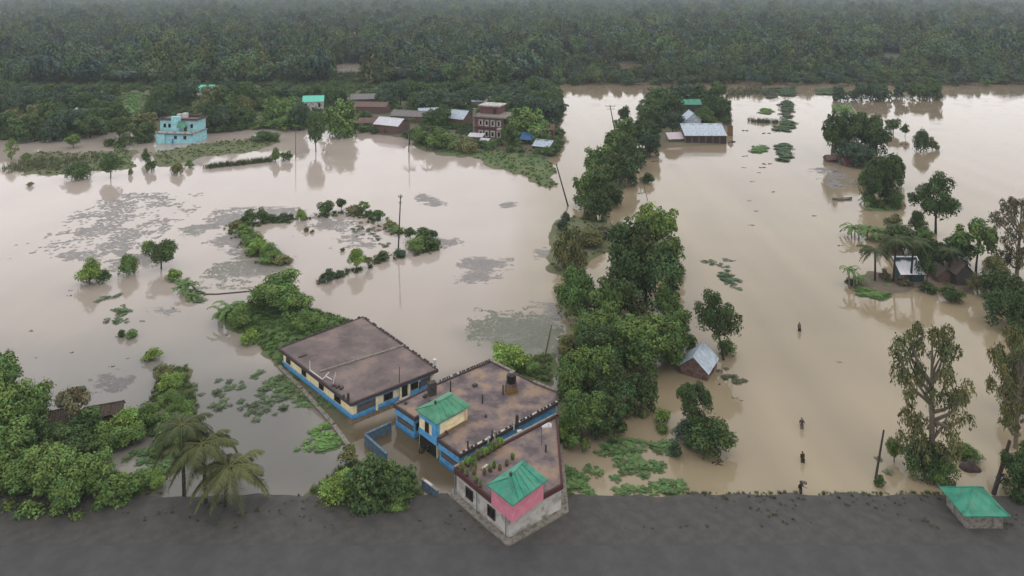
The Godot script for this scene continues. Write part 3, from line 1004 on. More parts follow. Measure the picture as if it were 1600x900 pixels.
func garden_house() -> void:
	var hh := 2.6
	var o := thing("rooftop_garden_house", "house with potted plants on its flat roof and a teal stair hood", "house")
	var A := P2(709, 735, hh); var B := P2(871, 650, hh); var C := P2(795, 806, hh)
	var D := P2(880, 760, hh)
	var foot := PackedVector2Array([A, C, D, B])
	var st := mb()
	prism(st, inset(foot, 0.2), -0.6, hh - 0.25)
	done("wall", st, M.white, o)
	slab_roof(foot, hh - 0.25, hh, 0.2, M.roof2, M.brick_band, o)
	var cl := mb()
	wall_box(cl, A, B, 0.1, A.distance_to(B) - 0.1, hh + 0.205, hh + 0.32, -0.2, 0.04)
	done("coping", cl, M.concrete, o)
	var n := A.distance_to(C)
	for k in [0.2, 0.6]: window(A + Vector2(0.19, -0.06), C + Vector2(0.19, -0.06), n * k, n * k + 1.1, 0.9, 1.9, o)
	var foot_in := inset(foot, 0.2)
	var pl := mb()
	prism(pl, Geometry2D.offset_polygon(foot_in, 0.7, Geometry2D.JOIN_MITER)[0], 0.2, 0.42)
	done("plinth", pl, M.concrete, o)
	for k in [0.02, 0.45, 0.97]:
		var base := (A + Vector2(0.12, 0.06)).lerp(C + Vector2(0.0, -0.28), k)
		post(o, Vector3(base.x - 0.12, 0.42, base.y + 0.1), hh - 0.7, 0.06, M.grille, "drain_pipe")
	# stair hood with pink walls
	var ye := hh + 1.9
	var yr := ye + 1.0
	var eL := P2(760.7, 757, ye); var eR := P2(856, 749, ye); var rb := P2(819, 720, yr); var ra := P2(795, 746, yr)
	var eF := P2(801, 790, ye)
	var core := inset(PackedVector2Array([eL, eF, eR, eL + eR - eF]), 0.3)
	var tw := mb()
	prism(tw, core, hh + 0.03, ye + 0.02)
	var tower := done("stair_tower", tw, M.pink, o)
	hip_roof(eL, eF, eR, ra, rb, ye, yr, M.teal_roof, tower)
	# low planter beds of the roof garden
	var bed := mb()
	box(bed, P(812, 676, hh) + Vector3(0, 0.12, 0), Vector3(0.5, 0.18, 0.4), Basis(Vector3.UP, 0.3))
	box(bed, P(757, 731, hh) + Vector3(0, 0.1, 0), Vector3(0.9, 0.06, 0.25), Basis(Vector3.UP, 0.9))
	done("board", bed, M.white, o)
	# potted plants: each a thing of its own
	var k := 0
	var words := ["first", "second", "third", "fourth", "fifth", "sixth", "seventh", "eighth", "ninth", "tenth", "eleventh", "twelfth", "thirteenth", "fourteenth", "fifteenth", "sixteenth", "seventeenth", "eighteenth", "nineteenth", "twentieth"]
	var row := [[722, 738], [731, 729], [740, 726], [748, 718], [757, 714], [765, 709], [773, 704], [781, 699]]
	var low := [[730, 744], [741, 742], [744, 754], [750, 762], [757, 742], [766, 737], [772, 731], [792, 728], [801, 718], [742, 733], [781, 735]]
	for p in row:
		potted(p[0], p[1], hh, 14, "%s leafy potted shrub from the left along the roof garden's back edge" % words[k], 1)
		k += 1
	k = 0
	for p in low:
		potted(p[0], p[1], hh, 8, "%s small potted plant, counted from the left, scattered on the garden roof" % words[k], 0)
		k += 1
	# flood light on a mast at the roof's far end
	var l := thing("roof_lamp", "white lamp head on a thin mast at the garden roof's right end", "lamp", P(846, 697, hh))
	post(l, Vector3.ZERO, 2.0, 0.04, M.pole_grey, "mast")
	var lh := mb()
	tube(lh, Vector3(0.05, 1.95, 0), Vector3(0.75, 2.1, 0), 0.12, 0.33, 8)
	tube(lh, Vector3(0.75, 2.1, 0), Vector3(1.05, 2.1, 0), 0.33, 0.2, 8)
	done("lamp_head", lh, M.white_paint, l)
	post(o, P(853, 707, hh), 0.8, 0.1, M.frame)

func potted(px: float, py: float, hh: float, size_px: float, label: String, fine: int) -> void:
	var s := (py - YH) / (H - hh)
	var o := thing("potted_plant", label, "potted plant", P(px, py, hh + 0.03), 0.0, "pots of the roof garden")
	var st := mb()
	tube(st, Vector3.ZERO, Vector3(0, 0.32, 0), 0.15, 0.22, 8)
	done("pot", st, M.tin_rust, o)
	plants += 1
	var made := crown_mesh("bush", plants % 3, [1, 3, 2][plants % 3], fine)
	var c := inst("foliage", made[0], M.leaf, o, Vector3(0, 0.28, 0))
	c.scale = Vector3.ONE * size_px / s

func low_wall(px: Array, high: float, m: Material, cap: Material, label: String, called := "boundary_wall", thick := 0.2, base := -0.6) -> void:
	var o := thing(called, label, "wall")
	for i in range(0, px.size() - 2, 2):
		var a := P2(px[i], px[i + 1], high); var b := P2(px[i + 2], px[i + 3], high)
		wb("panel", a, b, 0.0 if i == 0 else thick, a.distance_to(b), base, high, -thick * 0.5, thick * 0.5, m, o)
		wb("coping", a, b, -0.03 if i == 0 else thick, a.distance_to(b) + 0.03, high + 0.002, high + 0.07, -thick * 0.7, thick * 0.7, cap, o)

func gable_hut(called: String, label: String, cat: String, px: float, py: float, w: float, d: float, wall_h: float, rise: float, turn: float, wall: Material, roof: Material, opts := {}) -> Node3D:
	# a simple hut: w metres along the ridge, d metres deep, sheets laid in strips
	var o := thing(called, label, cat, P(px, py), turn)
	var st := mb()
	var ww := w - 0.5
	var dd := d - 0.5
	prism(st, PackedVector2Array([Vector2(-ww / 2, -dd / 2), Vector2(ww / 2, -dd / 2), Vector2(ww / 2, dd / 2), Vector2(-ww / 2, dd / 2)]), -0.5, wall_h)
	for sx in [-1, 1]:
		var x: float = sx * ww / 2
		tri(st, Vector3(x, wall_h, -dd / 2), Vector3(x, wall_h, dd / 2), Vector3(x, wall_h + rise * 0.93, 0))
	done("wall", st, wall, o)
	var n: int = opts.get("sheets", 4)
	for side in [-1.0, 1.0]:
		for i in n:
			var x0 := -w / 2 + w * i / n + 0.01
			var x1 := -w / 2 + w * (i + 1) / n - 0.01
			var lift := 0.02 * (i % 2)
			var sh := mb()
			corrugated(sh, Vector3(x0, wall_h + rise + lift, 0), Vector3(x1, wall_h + rise + lift, 0), Vector3(x1, wall_h - 0.1 + lift, side * d / 2), Vector3(x0, wall_h - 0.1 + lift, side * d / 2), 6)
			done("roof_sheet", sh, roof, o)
	var cap := mb()
	tube(cap, Vector3(-w / 2, wall_h + rise + 0.04, 0), Vector3(w / 2, wall_h + rise + 0.04, 0), 0.09, 0.09, 6)
	done("ridge_cap", cap, roof, o)
	var A := Vector2(-ww / 2, dd / 2); var B := Vector2(ww / 2, dd / 2)
	if opts.get("door", true):
		wb("door", A, B, ww * 0.45, ww * 0.45 + 0.9, 0.0, min(1.9, wall_h - 0.1), 0.0, 0.05, M.wood, o)
	for k in opts.get("windows", []):
		window(A, B, ww * k, ww * k + 0.9, wall_h * 0.45, wall_h * 0.85, o, M.frame, 1, M.black)
	return o

func lean_roof_hut(called: String, label: String, cat: String, px: float, py: float, w: float, d: float, h0: float, h1: float, turn: float, wall: Material, roof: Material, sheets := 5, posts_only := false, bays := 0) -> Node3D:
	# a shed under one sloping roof, h0 high at the front and h1 at the back
	var o := thing(called, label, cat, P(px, py), turn)
	if posts_only:
		for x in [-0.46, 0.0, 0.46]:
			post(o, Vector3(w * x, -0.5, d * 0.44), h0 + 0.45, 0.07, M.pole_wood)
			post(o, Vector3(w * x, -0.5, -d * 0.44), h1 + 0.4, 0.07, M.pole_wood)
	else:
		var st := mb()
		var x := w / 2 - 0.2
		var z := d / 2 - 0.25
		hexa(st, [Vector3(-x, -0.5, z), Vector3(x, -0.5, z), Vector3(x, -0.5, -z), Vector3(-x, -0.5, -z), Vector3(-x, h0 - 0.05, z), Vector3(x, h0 - 0.05, z), Vector3(x, h1 - 0.08, -z), Vector3(-x, h1 - 0.08, -z)])
		done("wall", st, wall, o)
		for i in bays:
			var s0 := (w - 0.4) * (i + 0.12) / bays
			wb("black_bay_panel", Vector2(-w / 2 + 0.2, d / 2 - 0.25), Vector2(w / 2 - 0.2, d / 2 - 0.25), s0, s0 + (w - 0.4) * 0.76 / bays, 0.25, h0 - 0.3, 0.0, 0.03, M.black, o)  # black panels painted in for the shaded interior, the wall stays closed
	for i in sheets:
		var x0 := -w / 2 + w * i / sheets + 0.01
		var x1 := -w / 2 + w * (i + 1) / sheets - 0.01
		var lift := 0.02 * (i % 2)
		var sh := mb()
		corrugated(sh, Vector3(x0, h1 + lift, -d / 2), Vector3(x1, h1 + lift, -d / 2), Vector3(x1, h0 + lift, d / 2), Vector3(x0, h0 + lift, d / 2), 6)
		done("roof_sheet", sh, roof, o)
	return o

func pbox(u: float, called: String, m: Material, x0: float, x1: float, y0: float, y1: float, z0: float, z1: float, parent: Node) -> MeshInstance3D:
	var st := mb()
	box(st, Vector3((x0 + x1) * 0.5, (y0 + y1) * 0.5, (z0 + z1) * 0.5) * u, Vector3(x1 - x0, y1 - y0, z1 - z0) * u)
	return done(called, st, m, parent)

func blue_house() -> void:
	var s := S(222.0)
	var o := thing("two_storey_house", "pale blue two-storey house among the trees at the flood's far edge", "house", P(273, 224), -0.12)
	var u := 1.0 / s
	# measured in photo pixels: ground storey, terrace, upper storey set back
	pbox(u, "ground_storey", M.pale_blue, -27.0, 30.0, -2.0, 15.0, -40.0, 0.0, o)
	pbox(u, "porch", M.pale_blue, -29.0, -15.0, -2.0, 14.0, 0.01, 3.0, o)
	pbox(u, "terrace", M.concrete, -30.0, 31.5, 15.01, 16.2, -41.0, 3.5, o)
	pbox(u, "balustrade", M.white, -30.0, 31.5, 16.21, 19.0, 2.2, 3.4, o)
	pbox(u, "balustrade", M.white, 30.4, 31.5, 16.21, 19.0, -12.0, 2.19, o)
	var up: Node = pbox(u, "upper_storey", M.pale_blue, -32.0, 28.0, 16.21, 33.0, -40.0, -12.0, o)
	pbox(u, "roof", M.roof, -34.0, 30.0, 33.01, 34.5, -42.0, -10.5, o)
	pbox(u, "parapet", M.slab, -34.0, 30.0, 34.51, 36.5, -11.6, -10.5, o)
	pbox(u, "parapet", M.slab, -34.0, -33.0, 34.51, 36.5, -42.0, -11.61, o)
	pbox(u, "parapet", M.slab, 29.0, 30.0, 34.51, 36.5, -42.0, -11.61, o)
	pbox(u, "stair_bay", M.pale_blue, -10.0, 4.0, 16.21, 40.0, -11.99, -6.0, o)
	var aw := mb()
	var v := [Vector3(2, 34, -5.8), Vector3(14, 31, -5.8), Vector3(16, 24, -2.5), Vector3(1, 24, -2.5)]
	for i in 4: v[i] *= u
	corrugated(aw, v[0], v[1], v[2], v[3], 7)
	done("awning", aw, M.green_roof, o)
	pbox(u, "door", M.wood, 8.0, 13.0, 16.21, 24.5, -11.98, -11.4, up)
	for x in [-26.0, -18.0, 19.0]:
		var w: Node = pbox(u, "window", M.frame, x, x + 4.0, 22.0, 28.0, -11.99, -11.5, up)
		pbox(u, "pane", M.glass, x + 0.5, x + 3.5, 22.5, 27.5, -11.5, -11.3, w)
	for x in [-1.0, 14.5]:
		var w: Node = pbox(u, "window", M.frame, x, x + 4.6, 6.6, 12.0, 0.01, 0.5, o)
		pbox(u, "pane", M.glass, x + 0.5, x + 4.1, 7.1, 11.5, 0.5, 0.7, w)
	pbox(u, "door", M.blue_low, -5.0, -1.6, -2.0, 6.5, 0.01, 0.4, o)
	pbox(u, "water_tank", M.white_paint, -14.0, -8.0, 34.6, 40.0, -34.0, -28.0, o)
	pbox(u, "water_tank", M.white_paint, -4.0, 3.0, 34.6, 42.0, -33.0, -27.0, o)
	pbox(u, "stair_head", M.slab, -6.0, 22.0, 34.6, 38.5, -41.0, -36.0, o)
	pbox(u, "ledge", M.blue_low, -27.0, 30.0, 13.2, 14.6, 0.01, 0.9, o)

func brick_house() -> void:
	var s := S(215.0)
	var u := 1.0 / s
	var o := thing("brick_house", "red brick three-storey house with white window surrounds behind the far shore", "house", P(762, 218), -0.35)
	pbox(u, "wall", M.brick, -22.0, 26.0, -2.0, 34.0, -42.0, 0.0, o)
	pbox(u, "corner_column", M.concrete, -25.0, -22.01, -2.0, 46.0, -8.0, 0.0, o)
	pbox(u, "floor_band", M.brick_band, -22.0, 26.0, 16.0, 18.0, 0.01, 0.8, o)
	pbox(u, "roof", M.concrete, -24.0, 32.0, 34.01, 36.5, -44.0, 4.0, o)
	var top: Node = pbox(u, "top_storey", M.brick, -20.0, 12.0, 36.51, 48.0, -44.0, -18.0, o)
	pbox(u, "roof", M.white, -22.0, 14.0, 48.01, 50.0, -46.0, -15.0, o)
	pbox(u, "black_doorway_panel", M.black, 2.0, 7.0, 36.52, 45.0, -17.99, -17.5, top)  # black panel on the wall stands for the unlit opening
	for y in [4.0, 20.5]:
		for x in [-15.0, -5.0, 5.0, 15.0]:
			var w: Node = pbox(u, "window", M.white, x, x + 7.0, y, y + 10.0, 0.01, 0.8, o)
			pbox(u, "pane", M.glass, x + 1.8, x + 5.2, y + 2.0, y + 8.0, 0.8, 1.0, w)
	pbox(u, "canopy", M.white, 18.0, 36.0, 17.0, 19.5, 0.81, 8.0, o)

# ---------- street things ----------
func pole(called: String, label: String, px: float, py: float, tx: float, ty: float, r: float, m: Material, arm := 0.0, lamps := 0, group := "") -> void:
	# foot in row py; its top is seen at tx, ty
	var s := S(py)
	var o := thing(called, label, "pole", P(px, py), 0.0, group)
	var top := Vector3((tx - px) / s, (py - ty) / s, 0)
	var st := mb()
	tube(st, Vector3(0, -0.8, 0) - top * 0.02, top, r, r * 0.65, 8)
	done("shaft", st, m, o)
	if arm > 0:
		var a := mb()
		box(a, top * 0.96 + Vector3(0, 0, r), Vector3(arm, 0.14, 0.14))
		box(a, top * 0.86 + Vector3(0, 0, r), Vector3(arm * 0.8, 0.12, 0.12))
		done("crossarm", a, m, o)
		var ins := mb()
		for k in [-0.45, 0.0, 0.45]:
			tube(ins, top * 0.96 + Vector3(k * arm, 0.07, r), top * 0.96 + Vector3(k * arm, 0.4, r), 0.09, 0.06, 6)
		done("insulator", ins, M.grille, o)
	for k in lamps:
		var l := mb()
		var c := top * 0.97 + Vector3((k - (lamps - 1) * 0.5) * 0.85, 0.1 + 0.2 * (k % 2), 0.2)
		tube(l, c, c + Vector3(0, 0.5, 0), 0.28, 0.16, 8)
		done("white_insulator", l, M.white_paint, o)

func debris(px: float, py: float, w: float, label: String, m: Material) -> void:
	# a clump of drifting branches and rubbish
	var s := S(py)
	var o := mb()
	var r := RandomNumberGenerator.new()
	r.seed = int(px * 13 + py)
	for i in 6:
		var c := Vector3(r.randf_range(-0.5, 0.5) * w / s, 0.02, r.randf_range(-0.25, 0.25) * w / s)
		var d := Vector3(r.randf_range(-1, 1), r.randf_range(-0.05, 0.25), r.randf_range(-0.5, 0.5)).normalized() * w / s * 0.35
		tube(o, c - d * 0.5, c + d * 0.5, w / s * 0.05, w / s * 0.02, 5)
	o.generate_normals()
	var n := inst("driftwood", o.commit(), m, self, P(px, py))
	tag(n, label, "driftwood")

func motorbike(px: float, py: float) -> void:
	var o := thing("motorcycle", "dark motorcycle parked in the shallow yard by the stair tower door", "motorcycle", P(px, py), 0.25)
	for x in [-0.62, 0.62]:
		var t := mb()
		for i in 16:
			var a0 := TAU * i / 16; var a1 := TAU * (i + 1) / 16
			tube(t, Vector3(x + cos(a0) * 0.28, 0.3 + sin(a0) * 0.28, 0), Vector3(x + cos(a1) * 0.28, 0.3 + sin(a1) * 0.28, 0), 0.055, 0.055, 6, false)
		tube(t, Vector3(x, 0.3, -0.07), Vector3(x, 0.3, 0.07), 0.09, 0.09, 8)
		done("wheel", t, M.black, o)
	var b := mb()
	tube(b, Vector3(-0.1, 0.62, 0), Vector3(0.3, 0.72, 0), 0.16, 0.13, 10)
	tube(b, Vector3(-0.15, 0.35, 0), Vector3(0.15, 0.4, 0), 0.2, 0.17, 8)
	tube(b, Vector3(0.3, 0.8, 0), Vector3(0.62, 0.3, 0), 0.05, 0.05, 6)
	tube(b, Vector3(-0.1, 0.5, 0), Vector3(-0.62, 0.3, 0), 0.06, 0.05, 6)
	done("body", b, M.dark, o)
	var se := mb()
	box(se, Vector3(-0.42, 0.72, 0), Vector3(0.7, 0.12, 0.26))
	done("seat", se, M.black, o)
	var h := mb()
	tube(h, Vector3(0.28, 0.98, -0.36), Vector3(0.28, 0.98, 0.36), 0.025, 0.025, 6)
	tube(h, Vector3(0.28, 0.98, 0), Vector3(0.32, 0.78, 0), 0.03, 0.03, 6)
	done("handlebar", h, M.grille, o)
	var l := mb()
	tube(l, Vector3(0.36, 0.86, 0), Vector3(0.46, 0.86, 0), 0.1, 0.11, 10)
	done("headlight", l, M.grille, o)

# ---------- people ----------
func field(bones: Array, cell: float, k: float) -> ArrayMesh:
	# surface nets over a smooth union of tapered capsules [a, b, ra, rb]
	var lo := Vector3.ONE * 1e9; var hi := -lo
	for b in bones:
		for e in [[b[0], b[2]], [b[1], b[3]]]:
			lo = lo.min(e[0] - Vector3.ONE * (e[1] + cell * 2)); hi = hi.max(e[0] + Vector3.ONE * (e[1] + cell * 2))
	var n := Vector3i(((hi - lo) / cell).ceil()) + Vector3i.ONE
	var val := PackedFloat32Array()
	val.resize(n.x * n.y * n.z)
	val.fill(1.0)
	for b in bones:
		var a: Vector3 = b[0]; var d: Vector3 = b[1] - b[0]; var ra: float = b[2]; var rb: float = b[3]
		var dl: float = max(d.length_squared(), 1e-9)
		var rm: float = max(ra, rb) + k + cell * 2
		var i0 := Vector3i(((a.min(b[1]) - Vector3.ONE * rm - lo) / cell).floor()).clamp(Vector3i.ZERO, n - Vector3i.ONE)
		var i1 := Vector3i(((a.max(b[1]) + Vector3.ONE * rm - lo) / cell).ceil()).clamp(Vector3i.ZERO, n - Vector3i.ONE)
		for z in range(i0.z, i1.z + 1):
			for y in range(i0.y, i1.y + 1):
				for x in range(i0.x, i1.x + 1):
					var p := lo + Vector3(x, y, z) * cell
					var t := clampf((p - a).dot(d) / dl, 0, 1)
					var s := p.distance_to(a + d * t) - lerpf(ra, rb, t)
					var q := (z * n.y + y) * n.x + x
					var o := val[q]
					var h := clampf(0.5 + 0.5 * (o - s) / k, 0, 1)
					val[q] = lerpf(o, s, h) - k * h * (1 - h)
	var idx := {}
	var verts := PackedVector3Array()
	var offs := [0, 1, n.x, n.x + 1, n.x * n.y, n.x * n.y + 1, n.x * n.y + n.x, n.x * n.y + n.x + 1]
	for z in n.z - 1:
		for y in n.y - 1:
			for x in n.x - 1:
				var q := (z * n.y + y) * n.x + x
				var m := 0
				for c in 8: if val[q + offs[c]] < 0: m |= 1 << c
				if m == 0 or m == 255: continue
				var sum := Vector3.ZERO; var cnt := 0
				for e in [[0, 1], [2, 3], [4, 5], [6, 7], [0, 2], [1, 3], [4, 6], [5, 7], [0, 4], [1, 5], [2, 6], [3, 7]]:
					var v0 := val[q + offs[e[0]]]; var v1 := val[q + offs[e[1]]]
					if (v0 < 0) == (v1 < 0): continue
					var t := v0 / (v0 - v1)
					var c0 := Vector3(e[0] & 1, (e[0] >> 1) & 1, e[0] >> 2); var c1 := Vector3(e[1] & 1, (e[1] >> 1) & 1, e[1] >> 2)
					sum += c0.lerp(c1, t); cnt += 1
				idx[q] = verts.size()
				verts.append(lo + (Vector3(x, y, z) + sum / cnt) * cell)
	var st := SurfaceTool.new()
	st.begin(Mesh.PRIMITIVE_TRIANGLES)
	st.set_smooth_group(0)
	for v in verts: st.add_vertex(v)
	var sx := 1; var sy := n.x; var sz := n.x * n.y
	for z in range(1, n.z - 1):
		for y in range(1, n.y - 1):
			for x in range(1, n.x - 1):
				var q := z * sz + y * sy + x
				for e in [[sx, sy, sz], [sy, sz, sx], [sz, sx, sy]]:
					var v0 := val[q] < 0; var v1 := val[q + e[0]] < 0
					if v0 == v1: continue
					var c := [idx[q - e[1] - e[2]], idx[q - e[2]], idx[q], idx[q - e[1]]]
					if v0: c.reverse()
					for i in [0, 1, 2, 0, 2, 3]: st.add_index(c[i])
	st.generate_normals()
	return st.commit()

func mirror(b: Array, f := Vector3(-1, 1, 1)) -> Array:
	return [b[0] * f, b[1] * f, b[2], b[3]]

func hand_bones(wrist: Vector3, d: Vector3, side: Vector3, thumb: float) -> Array:
	var r := []
	var up := d.cross(side).normalized()
	var palm := wrist + d * 0.085
	r.append([wrist, palm, 0.026, 0.034])
	for i in 4:
		var off := side * (i - 1.5) * 0.021
		var l: float = [0.062, 0.074, 0.070, 0.054][i]
		var k := palm + off
		var j := k + d * l * 0.55 + up * 0.006
		r.append([palm + off * 0.6 - d * 0.02, k, 0.012, 0.0095])
		r.append([k, j, 0.0095, 0.0085])
		r.append([j, j + (d * 0.8 + up * 0.6).normalized() * l * 0.5, 0.0085, 0.0075])
	var tb := wrist + d * 0.03 + side * thumb * 0.028
	r.append([tb, tb + (d * 0.7 + side * thumb * 0.7).normalized() * 0.045, 0.013, 0.011])
	r.append([tb + (d * 0.7 + side * thumb * 0.7).normalized() * 0.045, tb + d * 0.075 + side * thumb * 0.045, 0.011, 0.009])
	return r

func people_meshes(stride: float, arm_up: float) -> Dictionary:
	# facing +z, feet on y = 0, 1.65 m tall
	var hip := Vector3(0.095, 0.88, 0); var chest := Vector3(0, 1.24, 0.0); var neck := Vector3(0, 1.40, -0.01)
	var body := [[Vector3(0, 0.92, 0), Vector3(0, 1.08, 0.01), 0.125, 0.115], [Vector3(0, 1.08, 0.01), chest, 0.115, 0.125]]
	var shirt := []; var wrap := []; var hands := []
	for s in [-1.0, 1.0]:
		var hp := Vector3(hip.x * s, hip.y, 0)
		var knee := Vector3(0.1 * s, 0.47, 0.05 + stride * s * 0.5)
		var ankle := Vector3(0.1 * s, 0.08, stride * s - 0.02)
		body.append([hp, knee, 0.085, 0.055]); body.append([knee, ankle, 0.058, 0.036])
		body.append([ankle, ankle + Vector3(0.01 * s, -0.045, 0.15), 0.04, 0.028])
		var sh := Vector3(0.175 * s, 1.35, -0.01)
		var lift := arm_up if s > 0 else arm_up * 0.3
		var el := sh + Vector3(0.07 * s, -0.28 + lift * 0.10, -stride * s * 0.45 + lift * 0.1)
		var wr := el + Vector3(-0.01 * s, -0.22 + lift * 0.30, 0.08 + lift * 0.16)
		body.append([Vector3(0.06 * s, 1.33, 0), sh, 0.07, 0.058])
		body.append([sh, el, 0.05, 0.038]); body.append([el, wr, 0.037, 0.026])
		body.append([wr, wr + (wr - el).normalized() * 0.05, 0.026, 0.028])
		hands.append_array(hand_bones(wr, (wr - el).normalized(), Vector3(0, 0, 1), 1.0))
		shirt.append([Vector3(0.05 * s, 1.34, 0), sh, 0.084, 0.072]); shirt.append([sh, sh.lerp(el, 0.75), 0.066, 0.062])
		wrap.append([hp, knee, 0.108, 0.10]); wrap.append([knee, knee.lerp(ankle, 0.3), 0.10, 0.095])
	body.append([chest, neck, 0.11, 0.052]); body.append([neck, neck + Vector3(0, 0.08, 0.01), 0.05, 0.05])
	shirt.append([Vector3(0, 0.9, 0.005), chest, 0.142, 0.146]); shirt.append([chest, Vector3(0, 1.34, 0), 0.14, 0.09])
	wrap.append([Vector3(0, 0.9, 0), Vector3(0, 0.98, 0), 0.14, 0.132]); wrap.append([Vector3(-0.06, 0.6, 0.03), Vector3(0.06, 0.6, 0.03), 0.1, 0.1])
	var c := Vector3(0, 1.545, 0.015)
	var head := [[c + Vector3(0, 0.03, -0.015), c + Vector3(0, 0.02, 0.015), 0.082, 0.078], [c + Vector3(0, -0.04, 0.03), c + Vector3(0, -0.075, 0.045), 0.062, 0.038],
		[c + Vector3(0, 0.015, 0.088), c + Vector3(0, -0.022, 0.108), 0.010, 0.015], [c + Vector3(-0.03, 0.032, 0.082), c + Vector3(0.03, 0.032, 0.082), 0.014, 0.014],
		[c + Vector3(-0.02, -0.052, 0.082), c + Vector3(0.02, -0.052, 0.082), 0.010, 0.010], [neck + Vector3(0, 0.03, 0), c + Vector3(0, -0.04, 0), 0.05, 0.055]]
	var eyes := []
	for s in [-1.0, 1.0]:
		head.append([c + Vector3(0.082 * s, 0.01, -0.005), c + Vector3(0.086 * s, -0.03, 0.0), 0.016, 0.010])
		eyes.append([c + Vector3(0.029 * s, 0.012, 0.083), c + Vector3(0.029 * s, 0.011, 0.083), 0.012, 0.012])
	var hair := [[c + Vector3(0, 0.055, -0.035), c + Vector3(0, 0.062, 0.03), 0.086, 0.066], [c + Vector3(0, 0.03, -0.05), c + Vector3(0, -0.03, -0.06), 0.075, 0.045]]
	# one skin: body, head and hands in one mesh
	var st := SurfaceTool.new()
	st.begin(Mesh.PRIMITIVE_TRIANGLES)
	for m in [field(body, 0.028, 0.03), field(head, 0.012, 0.014), field(hands, 0.008, 0.006)]: st.append_from(m, 0, Transform3D.IDENTITY)
	return {"body": st.commit(), "shirt": field(shirt, 0.03, 0.03), "wrap": field(wrap, 0.03, 0.05), "hair": field(hair, 0.016, 0.02), "eyes": field(eyes, 0.006, 0.004)}

func person(d: Dictionary, label: String, px: float, py: float, turn: float, deep: float, size: float, top: Material, low: Material, bag := false) -> void:
	var o := thing("person", label, "person", P(px, py) - Vector3(0, deep, 0), turn, "people wading along the drowned road")
	o.scale = Vector3.ONE * size
	inst("body", d.body, M.skin, o)
	inst("shirt", d.shirt, top, o)
	inst("wrapped_cloth", d.wrap, low, o)
	inst("hair", d.hair, M.hair, o)
	inst("eye", d.eyes, M.black, o)
	if bag:
		var b := thing("bundle", "pale bundle carried on the shoulder of the nearest wading person", "bundle", P(px, py) + Vector3(0.27, 1.55 * size - deep, 0.0))
		var st := field([[Vector3(-0.12, 0, -0.1), Vector3(0.16, 0.03, 0.1), 0.13, 0.16], [Vector3(-0.2, 0.05, -0.12), Vector3(-0.24, 0.08, -0.14), 0.06, 0.03]], 0.03, 0.05)
		inst("sack", st, M.cloth_grey, b)

func peaked_house() -> void:
	var o := thing("green_roofed_house", "teal peaked roof at the bottom right beside the leaning trunk", "house", P(1522, 812))
	var st := mb()
	box(st, Vector3(0, 0.6, 0), Vector3(3.4, 2.4, 3.0))
	done("wall", st, M.concrete, o)
	var r := mb()
	var top := Vector3(0, 3.1, 0)
	var e := [Vector3(-2.1, 1.72, 1.9), Vector3(2.1, 1.72, 1.9), Vector3(2.1, 1.72, -1.9), Vector3(-2.1, 1.72, -1.9)]
	for i in 4:
		tri(r, e[i], top, e[(i + 1) % 4])
		tri(r, e[i] - Vector3(0, 0.1, 0), top - Vector3(0, 0.1, 0), e[(i + 1) % 4] - Vector3(0, 0.1, 0))
		quad(r, e[i], e[(i + 1) % 4], e[(i + 1) % 4] - Vector3(0, 0.1, 0), e[i] - Vector3(0, 0.1, 0))
	var roof := done("roof", r, M.teal_roof, o)
	var cap := mb()
	for i in 4: tube(cap, e[i], top, 0.07, 0.07, 6)
	done("ridge_cap", cap, M.teal_roof, roof)

# ---------- the place ----------
const ORD := ["first", "second", "third", "fourth", "fifth", "sixth", "seventh", "eighth", "ninth", "tenth", "eleventh", "twelfth", "thirteenth", "fourteenth", "fifteenth", "sixteenth", "seventeenth", "eighteenth", "nineteenth", "twentieth", "twenty-first", "twenty-second", "twenty-third", "twenty-fourth", "twenty-fifth", "twenty-sixth"]
const TONE_WORDS := ["dark green", "mid green", "bright green", "olive", "blue-green", "brownish"]

func band(x0: float, x1: float, py: float, n: int, w: float, h: float, tones: Array, row: String, jitter := 5.0, kinds := ["mass", "mass", "round", "mass"]) -> void:
	for i in n:
		var px := lerpf(x0, x1, (i + 0.5) / n) + rng.randf_range(-0.3, 0.3) * (x1 - x0) / n
		var t: int = tones[rng.randi() % tones.size()]
		var k: String = kinds[rng.randi() % kinds.size()]
		plant(k, px, py + rng.randf_range(-jitter, jitter), w * rng.randf_range(0.8, 1.3), h * rng.randf_range(0.75, 1.25), t, "%s tree, %s from left in %s" % [TONE_WORDS[t], ORD[i], row], "trees of " + row)

func run(list: Array, group := "") -> void:
	# [kind, x, foot row, width, height, tone, label]
	for p in list: plant(p[0], p[1], p[2], p[3], p[4], p[5], p[6], group, p[7] if p.size() > 7 else 0.0)

